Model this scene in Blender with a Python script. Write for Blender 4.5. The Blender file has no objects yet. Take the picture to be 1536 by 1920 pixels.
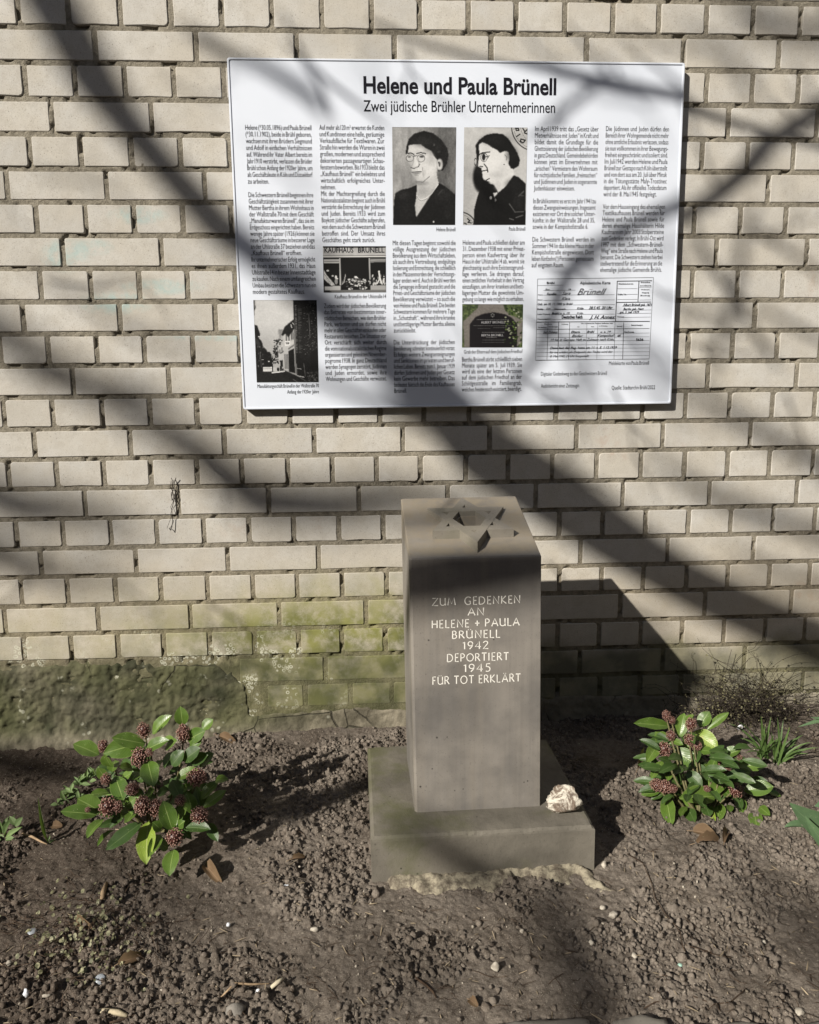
import bpy, bmesh, math, random
import numpy as np
from mathutils import Matrix, Vector
from mathutils.geometry import tessellate_polygon
random.seed(7); RNG = np.random.default_rng(7)
S = bpy.context.scene
COL = S.collection

# ------------------------------------------------------------------ camera, sky, sun, exposure
F_PX = 1420.0
CAM = np.array([0.64771, -2.10191, 0.97921])
ROT = np.array([[0.998187, -0.058869, -0.012559], [-0.021647, -0.156379, -0.98746], [0.056166, 0.985941, -0.15737]])
cam = bpy.data.cameras.new('camera'); camo = bpy.data.objects.new('camera', cam); COL.objects.link(camo)
cam.sensor_fit = 'HORIZONTAL'; cam.sensor_width = 36.0; cam.lens = 36.0 * F_PX / 1536.0
cam.clip_start = 0.02; cam.clip_end = 400
M = Matrix.Identity(4)
for i in range(3):
    M[i][0] = ROT[0][i]; M[i][1] = -ROT[1][i]; M[i][2] = -ROT[2][i]; M[i][3] = CAM[i]
camo.matrix_world = M
S.camera = camo

SUN_TO = Vector((-1.00175, -1.0, 0.83806))            # towards the sun
SUN_N = SUN_TO.normalized()
W = bpy.data.worlds.new('World'); S.world = W; W.use_nodes = True
wn = W.node_tree.nodes; wl = W.node_tree.links
sky = wn.new('ShaderNodeTexSky'); sky.sky_type = 'NISHITA'; sky.sun_disc = False
sky.sun_elevation = math.asin(SUN_N.z); sky.sun_rotation = math.radians(225)
bg = wn['Background']; bg.inputs['Strength'].default_value = 0.05
wl.new(sky.outputs[0], bg.inputs['Color'])
sun = bpy.data.lights.new('sun', 'SUN'); suno = bpy.data.objects.new('sun', sun); COL.objects.link(suno)
sun.energy = 5.0; sun.angle = math.radians(0.53); sun.color = (1.0, 0.94, 0.84)
suno.rotation_euler = SUN_TO.to_track_quat('Z', 'Y').to_euler()
suno.location = (-6, -6, 6)
S.view_settings.view_transform = 'Standard'; S.view_settings.look = 'None'
S.view_settings.exposure = 0.50; S.view_settings.gamma = 1.0; S.view_settings.use_curve_mapping = False

# ------------------------------------------------------------------ helpers
def ray(px, py):
    return np.array([(px - 768.0) / F_PX, (py - 960.0) / F_PX, 1.0]) @ ROT
def atY(px, py, Y=0.0):
    d = ray(px, py); return CAM + (Y - CAM[1]) / d[1] * d
def atZ(px, py, Z=0.0):
    d = ray(px, py); return CAM + (Z - CAM[2]) / d[2] * d

def mesh(name, V, Fc, smooth=False):
    me = bpy.data.meshes.new(name)
    V = np.asarray(V, dtype=np.float32)
    if isinstance(Fc, np.ndarray):
        n, k = Fc.shape
        me.vertices.add(len(V)); me.vertices.foreach_set('co', V.ravel())
        me.loops.add(n * k); me.loops.foreach_set('vertex_index', Fc.astype(np.int32).ravel())
        me.polygons.add(n); me.polygons.foreach_set('loop_start', np.arange(0, n * k, k, dtype=np.int32))
        me.update(calc_edges=True); me.validate()
    else:
        me.from_pydata([tuple(map(float, v)) for v in V], [], [list(map(int, f)) for f in Fc]); me.update()
    if smooth: me.polygons.foreach_set('use_smooth', np.ones(len(me.polygons), dtype=bool))
    return me
def obj(name, me, mat=None, parent=None, label=None, cat=None, group=None, kind=None, loc=None):
    o = bpy.data.objects.new(name, me); COL.objects.link(o)
    if mat is not None and me is not None and not me.materials: me.materials.append(mat)
    if parent is not None: o.parent = parent
    if loc is not None: o.location = loc
    for k, v in (('label', label), ('category', cat), ('group', group), ('kind', kind)):
        if v: o[k] = v
    return o
def thing(name, loc, label, cat, group=None):
    return obj(name, None, label=label, cat=cat, group=group, loc=loc)

class MB:
    def __init__(s): s.v = []; s.f = []
    def add(s, v, f):
        b = len(s.v); s.v += [tuple(map(float, p)) for p in v]; s.f += [[b + i for i in q] for q in f]
    def box(s, x0, x1, y0, y1, z0, z1):
        s.add([(x0, y0, z0), (x1, y0, z0), (x1, y1, z0), (x0, y1, z0), (x0, y0, z1), (x1, y0, z1), (x1, y1, z1), (x0, y1, z1)],
              [(0, 3, 2, 1), (4, 5, 6, 7), (0, 1, 5, 4), (1, 2, 6, 5), (2, 3, 7, 6), (3, 0, 4, 7)])
    def tube(s, pts, rad, n=6):
        pts = [Vector(p) for p in pts]; V = []; Fc = []
        if not hasattr(rad, '__len__'): rad = [rad] * len(pts)
        for i, p in enumerate(pts):
            t = (pts[min(i + 1, len(pts) - 1)] - pts[max(i - 1, 0)])
            t = t.normalized() if t.length > 1e-9 else Vector((0, 0, 1))
            a = t.cross(Vector((0.13, 0.31, 0.94))); a = a.normalized() if a.length > 1e-4 else Vector((1, 0, 0)); b = t.cross(a)
            for k in range(n):
                an = 2 * math.pi * k / n; V.append(p + (a * math.cos(an) + b * math.sin(an)) * rad[i])
        for i in range(len(pts) - 1):
            for k in range(n): Fc.append((i * n + k, i * n + (k + 1) % n, (i + 1) * n + (k + 1) % n, (i + 1) * n + k))
        Fc.append(tuple(range(n - 1, -1, -1))); Fc.append(tuple(range((len(pts) - 1) * n, len(pts) * n)))
        s.add(V, Fc)
    def mesh(s, name, smooth=False): return mesh(name, s.v, s.f, smooth)

# numpy value noise
def vnoise(x, y, seed=0):
    xi = np.floor(x).astype(np.int64); yi = np.floor(y).astype(np.int64)
    fx = x - xi; fy = y - yi; fx = fx * fx * (3 - 2 * fx); fy = fy * fy * (3 - 2 * fy)
    def h(a, b):
        n = (a * 374761393 + b * 668265263 + seed * 2147483647 + 12345) & 0xffffffff
        n = ((n ^ (n >> 13)) * 1274126177) & 0xffffffff
        n = ((n ^ (n >> 16)) * 2246822519) & 0xffffffff
        return ((n ^ (n >> 15)) & 0xffffff) / float(0xffffff)
    return (h(xi, yi) * (1 - fx) + h(xi + 1, yi) * fx) * (1 - fy) + (h(xi, yi + 1) * (1 - fx) + h(xi + 1, yi + 1) * fx) * fy
def fbm(x, y, o=4, seed=0):
    r = 0; a = .5; t = 0
    for i in range(o):
        r = r + a * vnoise(x * 2 ** i, y * 2 ** i, seed + i * 17); t += a; a *= .55
    return r / t
def sstep(a, b, x):
    t = np.clip((np.asarray(x, dtype=float) - a) / (b - a), 0, 1); return t * t * (3 - 2 * t)

# ------------------------------------------------------------------ node helper
class NT:
    def __init__(s, name):
        s.m = bpy.data.materials.new(name); s.m.use_nodes = True
        s.t = s.m.node_tree; s.b = s.t.nodes['Principled BSDF']; s.pos = None
    def n(s, typ, **kw):
        q = s.t.nodes.new(typ)
        for k, v in kw.items(): setattr(q, k, v)
        return q
    def set(s, sock, v):
        if hasattr(v, 'is_output') or isinstance(v, bpy.types.NodeSocket): s.t.links.new(v, sock)
        elif isinstance(v, (tuple, list)) and len(v) == 3 and sock.type == 'RGBA': sock.default_value = (*v, 1)
        else: sock.default_value = v
    def P(s):
        if s.pos is None: s.pos = s.n('ShaderNodeNewGeometry').outputs['Position']
        return s.pos
    def noise(s, scale, detail=3, rough=.55, vec=None, dist=0.0):
        q = s.n('ShaderNodeTexNoise'); q.inputs['Scale'].default_value = scale; q.inputs['Detail'].default_value = detail
        q.inputs['Roughness'].default_value = rough; q.inputs['Distortion'].default_value = dist
        s.set(q.inputs['Vector'], vec if vec is not None else s.P()); return q.outputs['Fac']
    def vor(s, scale, vec=None, feature='F1', rnd=1.0):
        q = s.n('ShaderNodeTexVoronoi'); q.feature = feature; q.inputs['Scale'].default_value = scale
        q.inputs['Randomness'].default_value = rnd
        s.set(q.inputs['Vector'], vec if vec is not None else s.P()); return q.outputs['Distance']
    def math(s, op, a, b=0.0, c=None, clamp=False):
        q = s.n('ShaderNodeMath', operation=op); q.use_clamp = clamp
        s.set(q.inputs[0], a); s.set(q.inputs[1], b)
        if c is not None: s.set(q.inputs[2], c)
        return q.outputs[0]
    def ramp(s, f, a, b, lo=0.0, hi=1.0):     # smooth map
        q = s.n('ShaderNodeMapRange'); q.interpolation_type = 'SMOOTHSTEP'
        s.set(q.inputs['Value'], f); q.inputs['From Min'].default_value = a; q.inputs['From Max'].default_value = b
        q.inputs['To Min'].default_value = lo; q.inputs['To Max'].default_value = hi; return q.outputs['Result']
    def mix(s, f, a, b, mode='MIX'):
        q = s.n('ShaderNodeMix', data_type='RGBA', blend_type=mode)
        s.set(q.inputs['Factor'], f); s.set(q.inputs['A'], a) if False else s.set(q.inputs[6], a); s.set(q.inputs[7], b)
        return q.outputs[2]
    def sep(s, v=None):
        q = s.n('ShaderNodeSeparateXYZ'); s.set(q.inputs[0], v if v is not None else s.P()); return q.outputs
    def bump(s, h, strength=.5, dist=.002, prev=None):
        q = s.n('ShaderNodeBump'); q.inputs['Strength'].default_value = strength; q.inputs['Distance'].default_value = dist
        s.set(q.inputs['Height'], h)
        if prev is not None: s.set(q.inputs['Normal'], prev)
        return q.outputs[0]
    def fin(s, col, rough=.9, spec=.3, nrm=None):
        s.set(s.b.inputs['Base Color'], col); s.set(s.b.inputs['Roughness'], rough); s.b.inputs['Specular IOR Level'].default_value = spec
        if nrm is not None: s.set(s.b.inputs['Normal'], nrm)
        return s.m

def plain(name, col, rough=.8, spec=.3, var=.12, sc=60, bump=.3, bd=.001):
    m = NT(name); nz = m.noise(sc, 4)
    c = m.mix(m.ramp(nz, .3, .7), tuple(v * (1 - var) for v in col), tuple(min(1, v * (1 + var)) for v in col))
    return m.fin(c, rough, spec, m.bump(m.noise(sc * 5, 3), bump, bd) if bump else None)

# common weathering on the wall foot: green algae, lichen spots, dirt
def weather(m, base, amount=1.0):
    x, y, z = m.sep()
    big = m.noise(3.2, 4, .6)
    # height of the green film, wavering
    hz = m.math('ADD', z, m.math('MULTIPLY', m.math('SUBTRACT', big, .5), .28))
    low = m.ramp(hz, .50, .30)                                # 1 low down
    xb = m.math('MULTIPLY', m.ramp(x, -.15, .38), m.ramp(x, 1.02, .72))
    xa = m.math('MULTIPLY_ADD', xb, .72, .28)
    xr = m.ramp(x, 1.15, .9)
    g = m.math('MULTIPLY', m.math('MULTIPLY', low, xa), m.math('MULTIPLY', xr, amount), clamp=True)
    g = m.math('MULTIPLY', g, m.ramp(m.noise(17, 5, .7), .30, .60, .30, 1.0))
    green = m.mix(m.ramp(m.noise(7, 3), .35, .65), (.095, .105, .042), (.215, .225, .080))
    c = m.mix(g, base, green)
    # dark dirty film near the ground
    low2 = m.ramp(m.math('ADD', z, m.math('MULTIPLY', m.math('SUBTRACT', m.noise(5, 4), .5), .14)), .275, .19)
    c = m.mix(m.math('MULTIPLY', low2, .74), c, m.mix(m.ramp(m.noise(11, 4), .4, .6), (.055, .062, .032), (.155, .155, .095)))
    # warm tint lower right and lower left
    warm = m.math('MULTIPLY', m.ramp(z, .62, .35), .35)
    c = m.mix(warm, c, m.mix(1.0, c, (1.0, .88, .68), 'MULTIPLY'))
    # lichen crusts
    lp = m.math('MULTIPLY', m.ramp(z, .36, .26), m.ramp(x, .62, .45))
    lm = m.ramp(m.noise(11, 2, .5), .54, .62)
    vs = m.vor(85); ring = m.ramp(m.math('ABSOLUTE', m.math('SUBTRACT', vs, .34)), .17, .05)
    li = m.math('MULTIPLY', m.math('MULTIPLY', lp, lm), ring)
    c = m.mix(m.math('MULTIPLY', li, .75), c, (.52, .52, .42))
    return c

def brick_material():
    m = NT('sand_lime_brick')
    oi = m.n('ShaderNodeObjectInfo').outputs['Random']
    base = m.mix(oi, (.50, .485, .455), (.415, .403, .38))
    base = m.mix(m.ramp(m.noise(7, 4, .6), .3, .7, 0, .7), base, (.415, .38, .32))
    base = m.mix(m.ramp(m.noise(300, 2, .7), .56, .68, 0, .62), base, (.24, .21, .17))
    base = m.mix(m.ramp(m.noise(26, 5, .75), .42, .68, 0, .42), base, (.33, .305, .265))
    base = m.mix(m.ramp(m.noise(2.3, 4, .6), .48, .70, 0, .45), base, (.36, .34, .305))
    base = m.mix(m.ramp(m.noise(700, 1, .5), .62, .72, 0, .4), base, (.66, .62, .55))
    pits = m.ramp(m.vor(120), .13, .07); pitm = m.ramp(m.noise(18, 2), .5, .6)
    pit = m.math('MULTIPLY', pits, pitm)
    base = m.mix(m.math('MULTIPLY', pit, .8), base, (.10, .09, .075))
    # washed-off paint traces, pale blue
    x, y, z = m.sep()
    t = None
    for (cx, cz, rx, rz) in ((.07, 1.44, .07, .022), (.12, 1.26, .10, .02), (-.12, 1.34, .06, .04), (-.05, 1.36, .05, .02), (.28, 1.13, .16, .012), (.38, 1.27, .05, .03), (.0, 1.22, .09, .03)):
        dx = m.math('DIVIDE', m.math('SUBTRACT', x, cx), rx); dz = m.math('DIVIDE', m.math('SUBTRACT', z, cz), rz)
        d = m.ramp(m.math('ADD', m.math('MULTIPLY', dx, dx), m.math('MULTIPLY', dz, dz)), 1.6, .2)
        t = d if t is None else m.math('MAXIMUM', t, d)
    t = m.math('MULTIPLY', t, m.ramp(m.noise(30, 4, .7), .35, .65))
    base = m.mix(m.math('MULTIPLY', t, .5), base, (.27, .43, .43))
    # rusty smears
    r = m.math('MULTIPLY', m.ramp(m.noise(4.3, 2, .4), .66, .74), m.ramp(m.noise(40, 3), .4, .7))
    base = m.mix(m.math('MULTIPLY', r, .35), base, (.33, .2, .13))
    c = weather(m, base)
    nb = m.bump(m.noise(260, 4, .7), .35, .0012)
    nb = m.bump(m.noise(38, 3, .6), .25, .003, nb)
    nb = m.bump(m.math('MULTIPLY', pit, -1.0), .6, .002, nb)
    return m.fin(c, .88, .25, nb)
def mortar_material():
    m = NT('sandy_mortar')
    base = m.mix(m.ramp(m.noise(60, 5, .7), .3, .7), (.175, .156, .122), (.31, .28, .225))
    base = m.mix(m.ramp(m.vor(260), .35, .2, 0, .5), base, (.33, .30, .24))
    c = weather(m, base, .55)
    nb = m.bump(m.noise(170, 5, .75), 1.0, .006)
    return m.fin(c, .95, .15, nb)
def plaster_material():
    m = NT('rough_plaster')
    x, y, z = m.sep()
    base = m.mix(m.ramp(m.noise(12, 5, .65), .35, .65), (.095, .085, .062), (.23, .205, .155))
    gl = m.math('MULTIPLY', m.ramp(x, .62, .2), m.ramp(m.noise(3.4, 4, .6), .3, .55, .55, 1))
    gd = m.mix(m.ramp(m.noise(6, 4), .35, .65), (.020, .025, .012), (.085, .088, .042))
    gz = m.ramp(z, -.02, .05)
    c = m.mix(m.math('MULTIPLY', m.math('MULTIPLY', gl, gz), .9), base, gd)
    pal = m.math('MULTIPLY', m.ramp(m.noise(16, 3, .6), .58, .66), m.ramp(m.vor(60), .45, .25))
    c = m.mix(m.math('MULTIPLY', pal, .5), c, (.42, .42, .34))
    rr = m.ramp(x, 1.0, 1.3)
    c = m.mix(m.math('MULTIPLY', rr, .5), c, (.22, .2, .16))
    crack = m.ramp(m.vor(5.5, feature='DISTANCE_TO_EDGE'), .012, .003)
    crack = m.math('MULTIPLY', crack, m.ramp(m.noise(3, 2), .5, .56))
    c = m.mix(m.math('MULTIPLY', crack, .8), c, (.03, .028, .02))
    nb = m.bump(m.noise(120, 5, .75), .8, .005)
    nb = m.bump(m.math('MULTIPLY', crack, -1.0), .8, .004, nb)
    return m.fin(c, .95, .15, nb)
def soil_material(name='soil', k=1.0):
    m = NT(name)
    c = m.mix(m.ramp(m.noise(5, 4, .6), .35, .62), tuple(v * k for v in (.095, .078, .064)), tuple(v * k for v in (.185, .158, .133)))
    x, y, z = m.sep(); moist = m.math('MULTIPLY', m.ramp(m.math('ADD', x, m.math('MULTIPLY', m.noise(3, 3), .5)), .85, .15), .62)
    c = m.mix(m.ramp(y, -.30, -.75, 0, .55), c, m.mix(.55, c, (.25, .215, .18)))  # paler towards the front: sunlit foreground put into the soil colour
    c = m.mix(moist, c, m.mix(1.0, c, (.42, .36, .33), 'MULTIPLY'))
    c = m.mix(m.ramp(m.noise(60, 4, .7), .4, .7, 0, .6), c, tuple(v * k for v in (.06, .045, .034)))
    c = m.mix(m.ramp(m.noise(170, 3, .6), .6, .7, 0, .6), c, tuple(v * k for v in (.27, .235, .19)))
    c = m.mix(m.ramp(m.noise(420, 1, .6), .66, .72, 0, .6), c, (.42, .38, .31))
    nb = m.bump(m.noise(330, 4, .75), .9, .0025)
    nb = m.bump(m.noise(90, 4, .7), .5, .006, nb)
    return m.fin(c, .95, .12, nb)
def stone_material(name, c0, c1, streak=True, rough=.55, spec=.35, moss=0.0):
    m = NT(name)
    c = m.mix(m.ramp(m.noise(5, 4, .6), .34, .66), c0, c1)
    if streak:
        mp = m.n('ShaderNodeMapping'); mp.inputs['Scale'].default_value = (90, 90, 2.5); m.set(mp.inputs['Vector'], m.P())
        c = m.mix(m.ramp(m.noise(1, 4, .7, mp.outputs[0]), .4, .75, 0, .22), c, tuple(v * .72 for v in c0))
        mp2 = m.n('ShaderNodeMapping'); mp2.inputs['Scale'].default_value = (14, 14, 1.1); m.set(mp2.inputs['Vector'], m.P())
        c = m.mix(m.ramp(m.noise(1, 3, .6, mp2.outputs[0]), .48, .75, 0, .38), c, (.225, .195, .155))
    c = m.mix(m.ramp(m.noise(240, 3, .7), .58, .74, 0, .5), c, tuple(v * .5 for v in c0))
    sp = m.math('MULTIPLY', m.ramp(m.vor(34), .10, .04), m.ramp(m.noise(9, 1), .5, .6))
    c = m.mix(sp, c, (.04, .037, .033))
    if streak:
        zt_ = m.sep()[2]; c = m.mix(m.math('MULTIPLY', m.ramp(zt_, .644, .652), m.ramp(m.noise(22, 5, .7), .3, .66, .25, .95)), c, (.205, .175, .13))
    if moss: c = m.mix(m.ramp(m.noise(4.5, 4, .6), .48, .66, 0, moss), c, (.085, .088, .04))
    nb = m.bump(m.noise(420, 3, .6), .25, .0006)
    if moss: nb = m.bump(m.noise(130, 4, .7), .4, .0025, nb)
    return m.fin(c, m.ramp(m.noise(20, 3), .3, .7, rough - .06, rough + .1), spec, nb)
def leaf_material(name, c0, c1, rib, rough=.36, spec=.5, blotch=.0):
    m = NT(name)
    uv = m.n('ShaderNodeUVMap').outputs[0]; u, v, _ = m.sep(uv)
    oi = m.n('ShaderNodeObjectInfo').outputs['Random']
    c = m.mix(oi, c0, c1)
    c = m.mix(m.ramp(m.noise(55, 3), .35, .7, 0, .35), c, tuple(q * .65 for q in c0))
    av = m.math('ABSOLUTE', m.math('SUBTRACT', v, .5))
    wav = m.math('SINE', m.math('MULTIPLY', m.math('ADD', u, m.math('MULTIPLY', av, -.7)), 75.0))
    c = m.mix(m.ramp(wav, .86, 1.0, 0, .22), c, rib)
    c = m.mix(m.ramp(av, .035, .008, 0, .85), c, rib)
    c = m.mix(m.ramp(av, .455, .5, 0, .45), c, rib)
    sp = m.math('MULTIPLY', m.ramp(m.vor(210), .17, .08), m.ramp(m.noise(45, 2), .52, .62))
    c = m.mix(m.math('MULTIPLY', sp, .7), c, (.5, .5, .3))
    if blotch: c = m.mix(m.ramp(m.noise(26, 3, .6), .60, .66, 0, blotch), c, (.42, .33, .13))
    nb = m.bump(wav, .12, .0006); nb = m.bump(m.ramp(av, .05, .0), .3, -.0008, nb)
    m.fin(c, m.ramp(m.noise(40, 2), .3, .7, rough - .05, rough + .14), spec, nb)
    tr = m.n('ShaderNodeBsdfTranslucent'); m.set(tr.inputs['Color'], m.mix(.5, c, (.25, .36, .03)))
    ms = m.n('ShaderNodeMixShader'); ms.inputs[0].default_value = .16
    out = m.t.nodes['Material Output']; m.t.links.new(m.b.outputs[0], ms.inputs[1]); m.t.links.new(tr.outputs[0], ms.inputs[2])
    m.t.links.new(ms.outputs[0], out.inputs['Surface'])
    return m.m
def attr_material(name, rough=.5, spec=.3, bump=None):
    m = NT(name); a = m.n('ShaderNodeVertexColor'); a.layer_name = 'Col'
    return m.fin(a.outputs['Color'], rough, spec, m.bump(m.noise(bump[0], 3), .4, bump[1]) if bump else None)

MAT = dict(
    brick=brick_material(), mortar=mortar_material(), plaster=plaster_material(), soil=soil_material('soil', .86), crumb=soil_material('dry_soil_crumb', 1.15),
    stele=stone_material('honed_stone', (.128, .120, .112), (.222, .204, .182)),
    plinth=stone_material('weathered_plinth_stone', (.090, .082, .068), (.165, .150, .125), False, .8, .2, .75),
    kerb=stone_material('rough_edging_stone', (.12, .11, .098), (.20, .185, .165), False, .9, .15, .2),
    inscription=plain('inlaid_white_lettering', (.74, .72, .67), .7, .3, .06, 300, 0),
    leaf=leaf_material('glossy_leaf', (.062, .118, .018), (.105, .175, .028), (.22, .29, .09), .33, .5),
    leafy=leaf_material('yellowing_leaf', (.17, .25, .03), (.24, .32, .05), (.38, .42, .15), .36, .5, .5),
    leafdark=leaf_material('shade_darkened_leaf', (.03, .065, .013), (.05, .095, .02), (.10, .15, .05), .42, .45),  # shade painted into the green, for shaded and inner leaves, few at random
    weed=leaf_material('pale_weed_leaf', (.10, .16, .055), (.16, .23, .09), (.24, .30, .14), .55, .3),
    tulip=leaf_material('blue_green_leaf', (.085, .15, .075), (.105, .175, .085), (.13, .2, .1), .5, .35),
    grass=leaf_material('narrow_blade', (.05, .095, .025), (.09, .15, .04), (.14, .2, .07), .45, .4),
    dead=leaf_material('dead_brown_leaf', (.10, .062, .038), (.18, .12, .07), (.22, .15, .095), .8, .2),
    stem=plain('green_brown_stem', (.11, .10, .045), .7, .3, .2, 90),
    twig=plain('dry_twig', (.30, .215, .135), .85, .2, .25, 90),
    root=plain('dark_fine_root', (.055, .036, .024), .85, .2, .3, 90),
    bark=plain('tree_bark', (.12, .10, .08), .9, .2, .3, 12),
    wood=plain('wire_black', (.035, .028, .022), .8, .2, .2, 90),
)
BUDM = attr_material('flower_bud', .45, .4)

# ------------------------------------------------------------------ ground heights
def macro(x, y):
    x = np.asarray(x, dtype=float); y = np.asarray(y, dtype=float)
    h = (fbm(x * 3.1 + 5, y * 3.1 + 9, 3, 3) - .5) * .030
    h += (fbm(x * 9 + 1, y * 9 + 4, 2, 8) - .5) * .016
    h += .014 * sstep(1.2, 1.6, x) * sstep(-.6, -.25, y)
    h += .012 * sstep(-.10, 0.0, y) - .012 * sstep(.35, -.2, x) * sstep(-.25, 0, y)
    # flat around the plinth, level with its foot
    dx = np.maximum(np.maximum(.66 - x, x - 1.10), 0); dy = np.maximum(np.maximum(-.71 - y, y + .28), 0)
    k = 1 - sstep(.02, .16, np.hypot(dx, dy))
    h = h * (1 - k) + (-.004) * k
    h = np.where(y > .02, -.03, h)
    return h - .004

# ------------------------------------------------------------------ the brick wall
# measured joints: row -> (pixel height, {half-brick number: pixel x of the joint})
JP = {
  0: (37, {12.5: 1325.2, 13.5: 1413, 14.5: 1501.6}),
  1: (83, {0: 178, 2: 367.5, 8: 921.6, 10: 1100.6, 12: 1282.9, 14: 1462}),
  2: (152, {-1.5: 46, -0.5: 141, 0.5: 234, 1.5: 326, 2.5: 419, 12.5: 1326.6, 13.5: 1412, 14.5: 1499}),
  3: (218, {-1: 97, 1: 284, 13: 1366.8, 15: 1534}),
  4: (283, {-1.5: 56, -0.5: 151, 0.5: 246, 1.5: 338, 12.5: 1318.3, 13.5: 1403.3, 14.5: 1488.7}),
  5: (347, {-2: 13, 0: 200, 2: 384, 14: 1441.2}),
  6: (412, {-1.5: 69, -0.5: 161, 0.5: 251, 1.5: 344, 12.5: 1303, 13.5: 1389, 14.5: 1474}),
  7: (472, {-1: 118, 1: 303, 13: 1344, 15: 1514}),
  8: (534, {-1.5: 76, -0.5: 170, 0.5: 261, 1.5: 352, 12.5: 1298.5, 13.5: 1384, 14.5: 1468}),
  9: (596, {-2: 43, 0: 225, 2: 404, 14: 1416}),
  10: (655, {-1.5: 90.5, -0.5: 181.6, 0.5: 271, 1.5: 362, 12.5: 1291, 13.5: 1373.5, 14.5: 1458}),
  11: (712, {-1: 137, 1: 317, 13: 1327.7, 15: 1494}),
  12: (768, {-2.5: 6.5, -1.5: 98.6, -0.5: 191.4, 0.5: 280.6, 1.5: 369.5, 2.5: 458, 12.5: 1286, 13.5: 1367.7, 14.5: 1448.5}),
  13: (825, {-2: 64, 0: 244, 2: 421, 10: 1081.3, 12: 1243.2, 14: 1407.2}),
  14: (880, {-2.5: 15, -1.5: 106, -0.5: 194, 0.5: 283, 1.5: 369, 2.5: 454, 9.5: 1036, 10.5: 1119, 11.5: 1202, 12.5: 1284, 13.5: 1364, 14.5: 1443, 15.5: 1524}),
  15: (935, {-1: 159, 1: 334, 3: 504, 9: 1005, 11: 1168, 13: 1330.4, 15: 1493.7}),
  16: (990, {-2.5: 30, -1.5: 118, -0.5: 207, 0.5: 294, 1.5: 382, 2.5: 467, 9.5: 1049, 10.5: 1130, 11.5: 1211, 12.5: 1291, 13.5: 1370.6, 14.5: 1449.4, 15.5: 1528}),
  17: (1045, {-2: 76, 0: 255, 2: 427, 10: 1089, 12: 1252, 14: 1412.4}),
  18: (1098, {-2.5: 39, -1.5: 126, -0.5: 216, 0.5: 302, 1.5: 389, 2.5: 475}),
  19: (1150, {-3: 8, -1: 184, 1: 357, 11: 1163, 13: 1321.7, 15: 1482.6}),
  20: (1203, {-2.5: 44, -1.5: 133, -0.5: 221, 0.5: 307, 1.5: 393, 2.5: 478}),
  21: (1262, {2: 441.6, 4: 611, 10: 1086.5, 12: 1241.8, 14: 1395}),
  22: (1305, {1.5: 412, 2.5: 498, 3.5: 573, 4.5: 658, 5.5: 736, 9.5: 1045, 10.5: 1124, 11.5: 1200, 12.5: 1275.6, 15.5: 1504}),
}
# bed joints: slope and height at x = 0
BED = [(-.00068, .00218), (-.00088, -.07988), (-.00082, -.16498), (-.00167, -.24854), (-.00117, -.33187), (-.00214, -.4132),
       (-.00215, -.49575), (-.00271, -.57824), (-.0034, -.66299), (-.00331, -.74512), (-.00344, -.82792), (-.00253, -.91012),
       (-.0025, -.99437), (-.00166, -1.0762), (-.0046, -1.15725), (-.00394, -1.24013), (-.00306, -1.32319), (-.00518, -1.4033),
       (-.00349, -1.48605), (-.00561, -1.56818), (-.00709, -1.64939), (-.00874, -1.73098), (-.00345, -1.81081)]
def bedz(k, x):
    if k < 0: return 1.885 - .0007 * x - k * .0828 + .0022
    return 1.885 + BED[k][0] * x + BED[k][1]
WX0, WX1 = -2.0, 3.7
def row_joints(r):
    step = 1 if r % 2 == 0 else 2
    if r in JP:
        y, d = JP[r]; a = {u: atY(x, y)[0] for u, x in d.items()}
    else:
        a = {(0.5 if r % 2 == 0 else (0 if (r // 2) % 2 else 1)): 0.0}
        u0 = list(a)[0]; a = {u0: u0 * .125 + .003}
    us = sorted(a); lo, hi = us[0], us[-1]
    while lo > -18: lo -= step
    while hi < 31: hi += step
    out = []
    for u in np.arange(lo, hi + .1, step):
        if u < us[0]: x = a[us[0]] - (us[0] - u) * .125
        elif u > us[-1]: x = a[us[-1]] + (u - us[-1]) * .125
        else: x = float(np.interp(u, us, [a[k] for k in us]))
        if not any(abs(u - q) < .01 for q in us): x += random.uniform(-.0022, .0022)
        out.append(x)
    return [x for x in out if WX0 - .13 < x < WX1 + .13]

wall = thing('brick_wall', (0, 0, 0), 'pale sand-lime brick wall with grey mortar, green with algae along its foot', 'wall')

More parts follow.
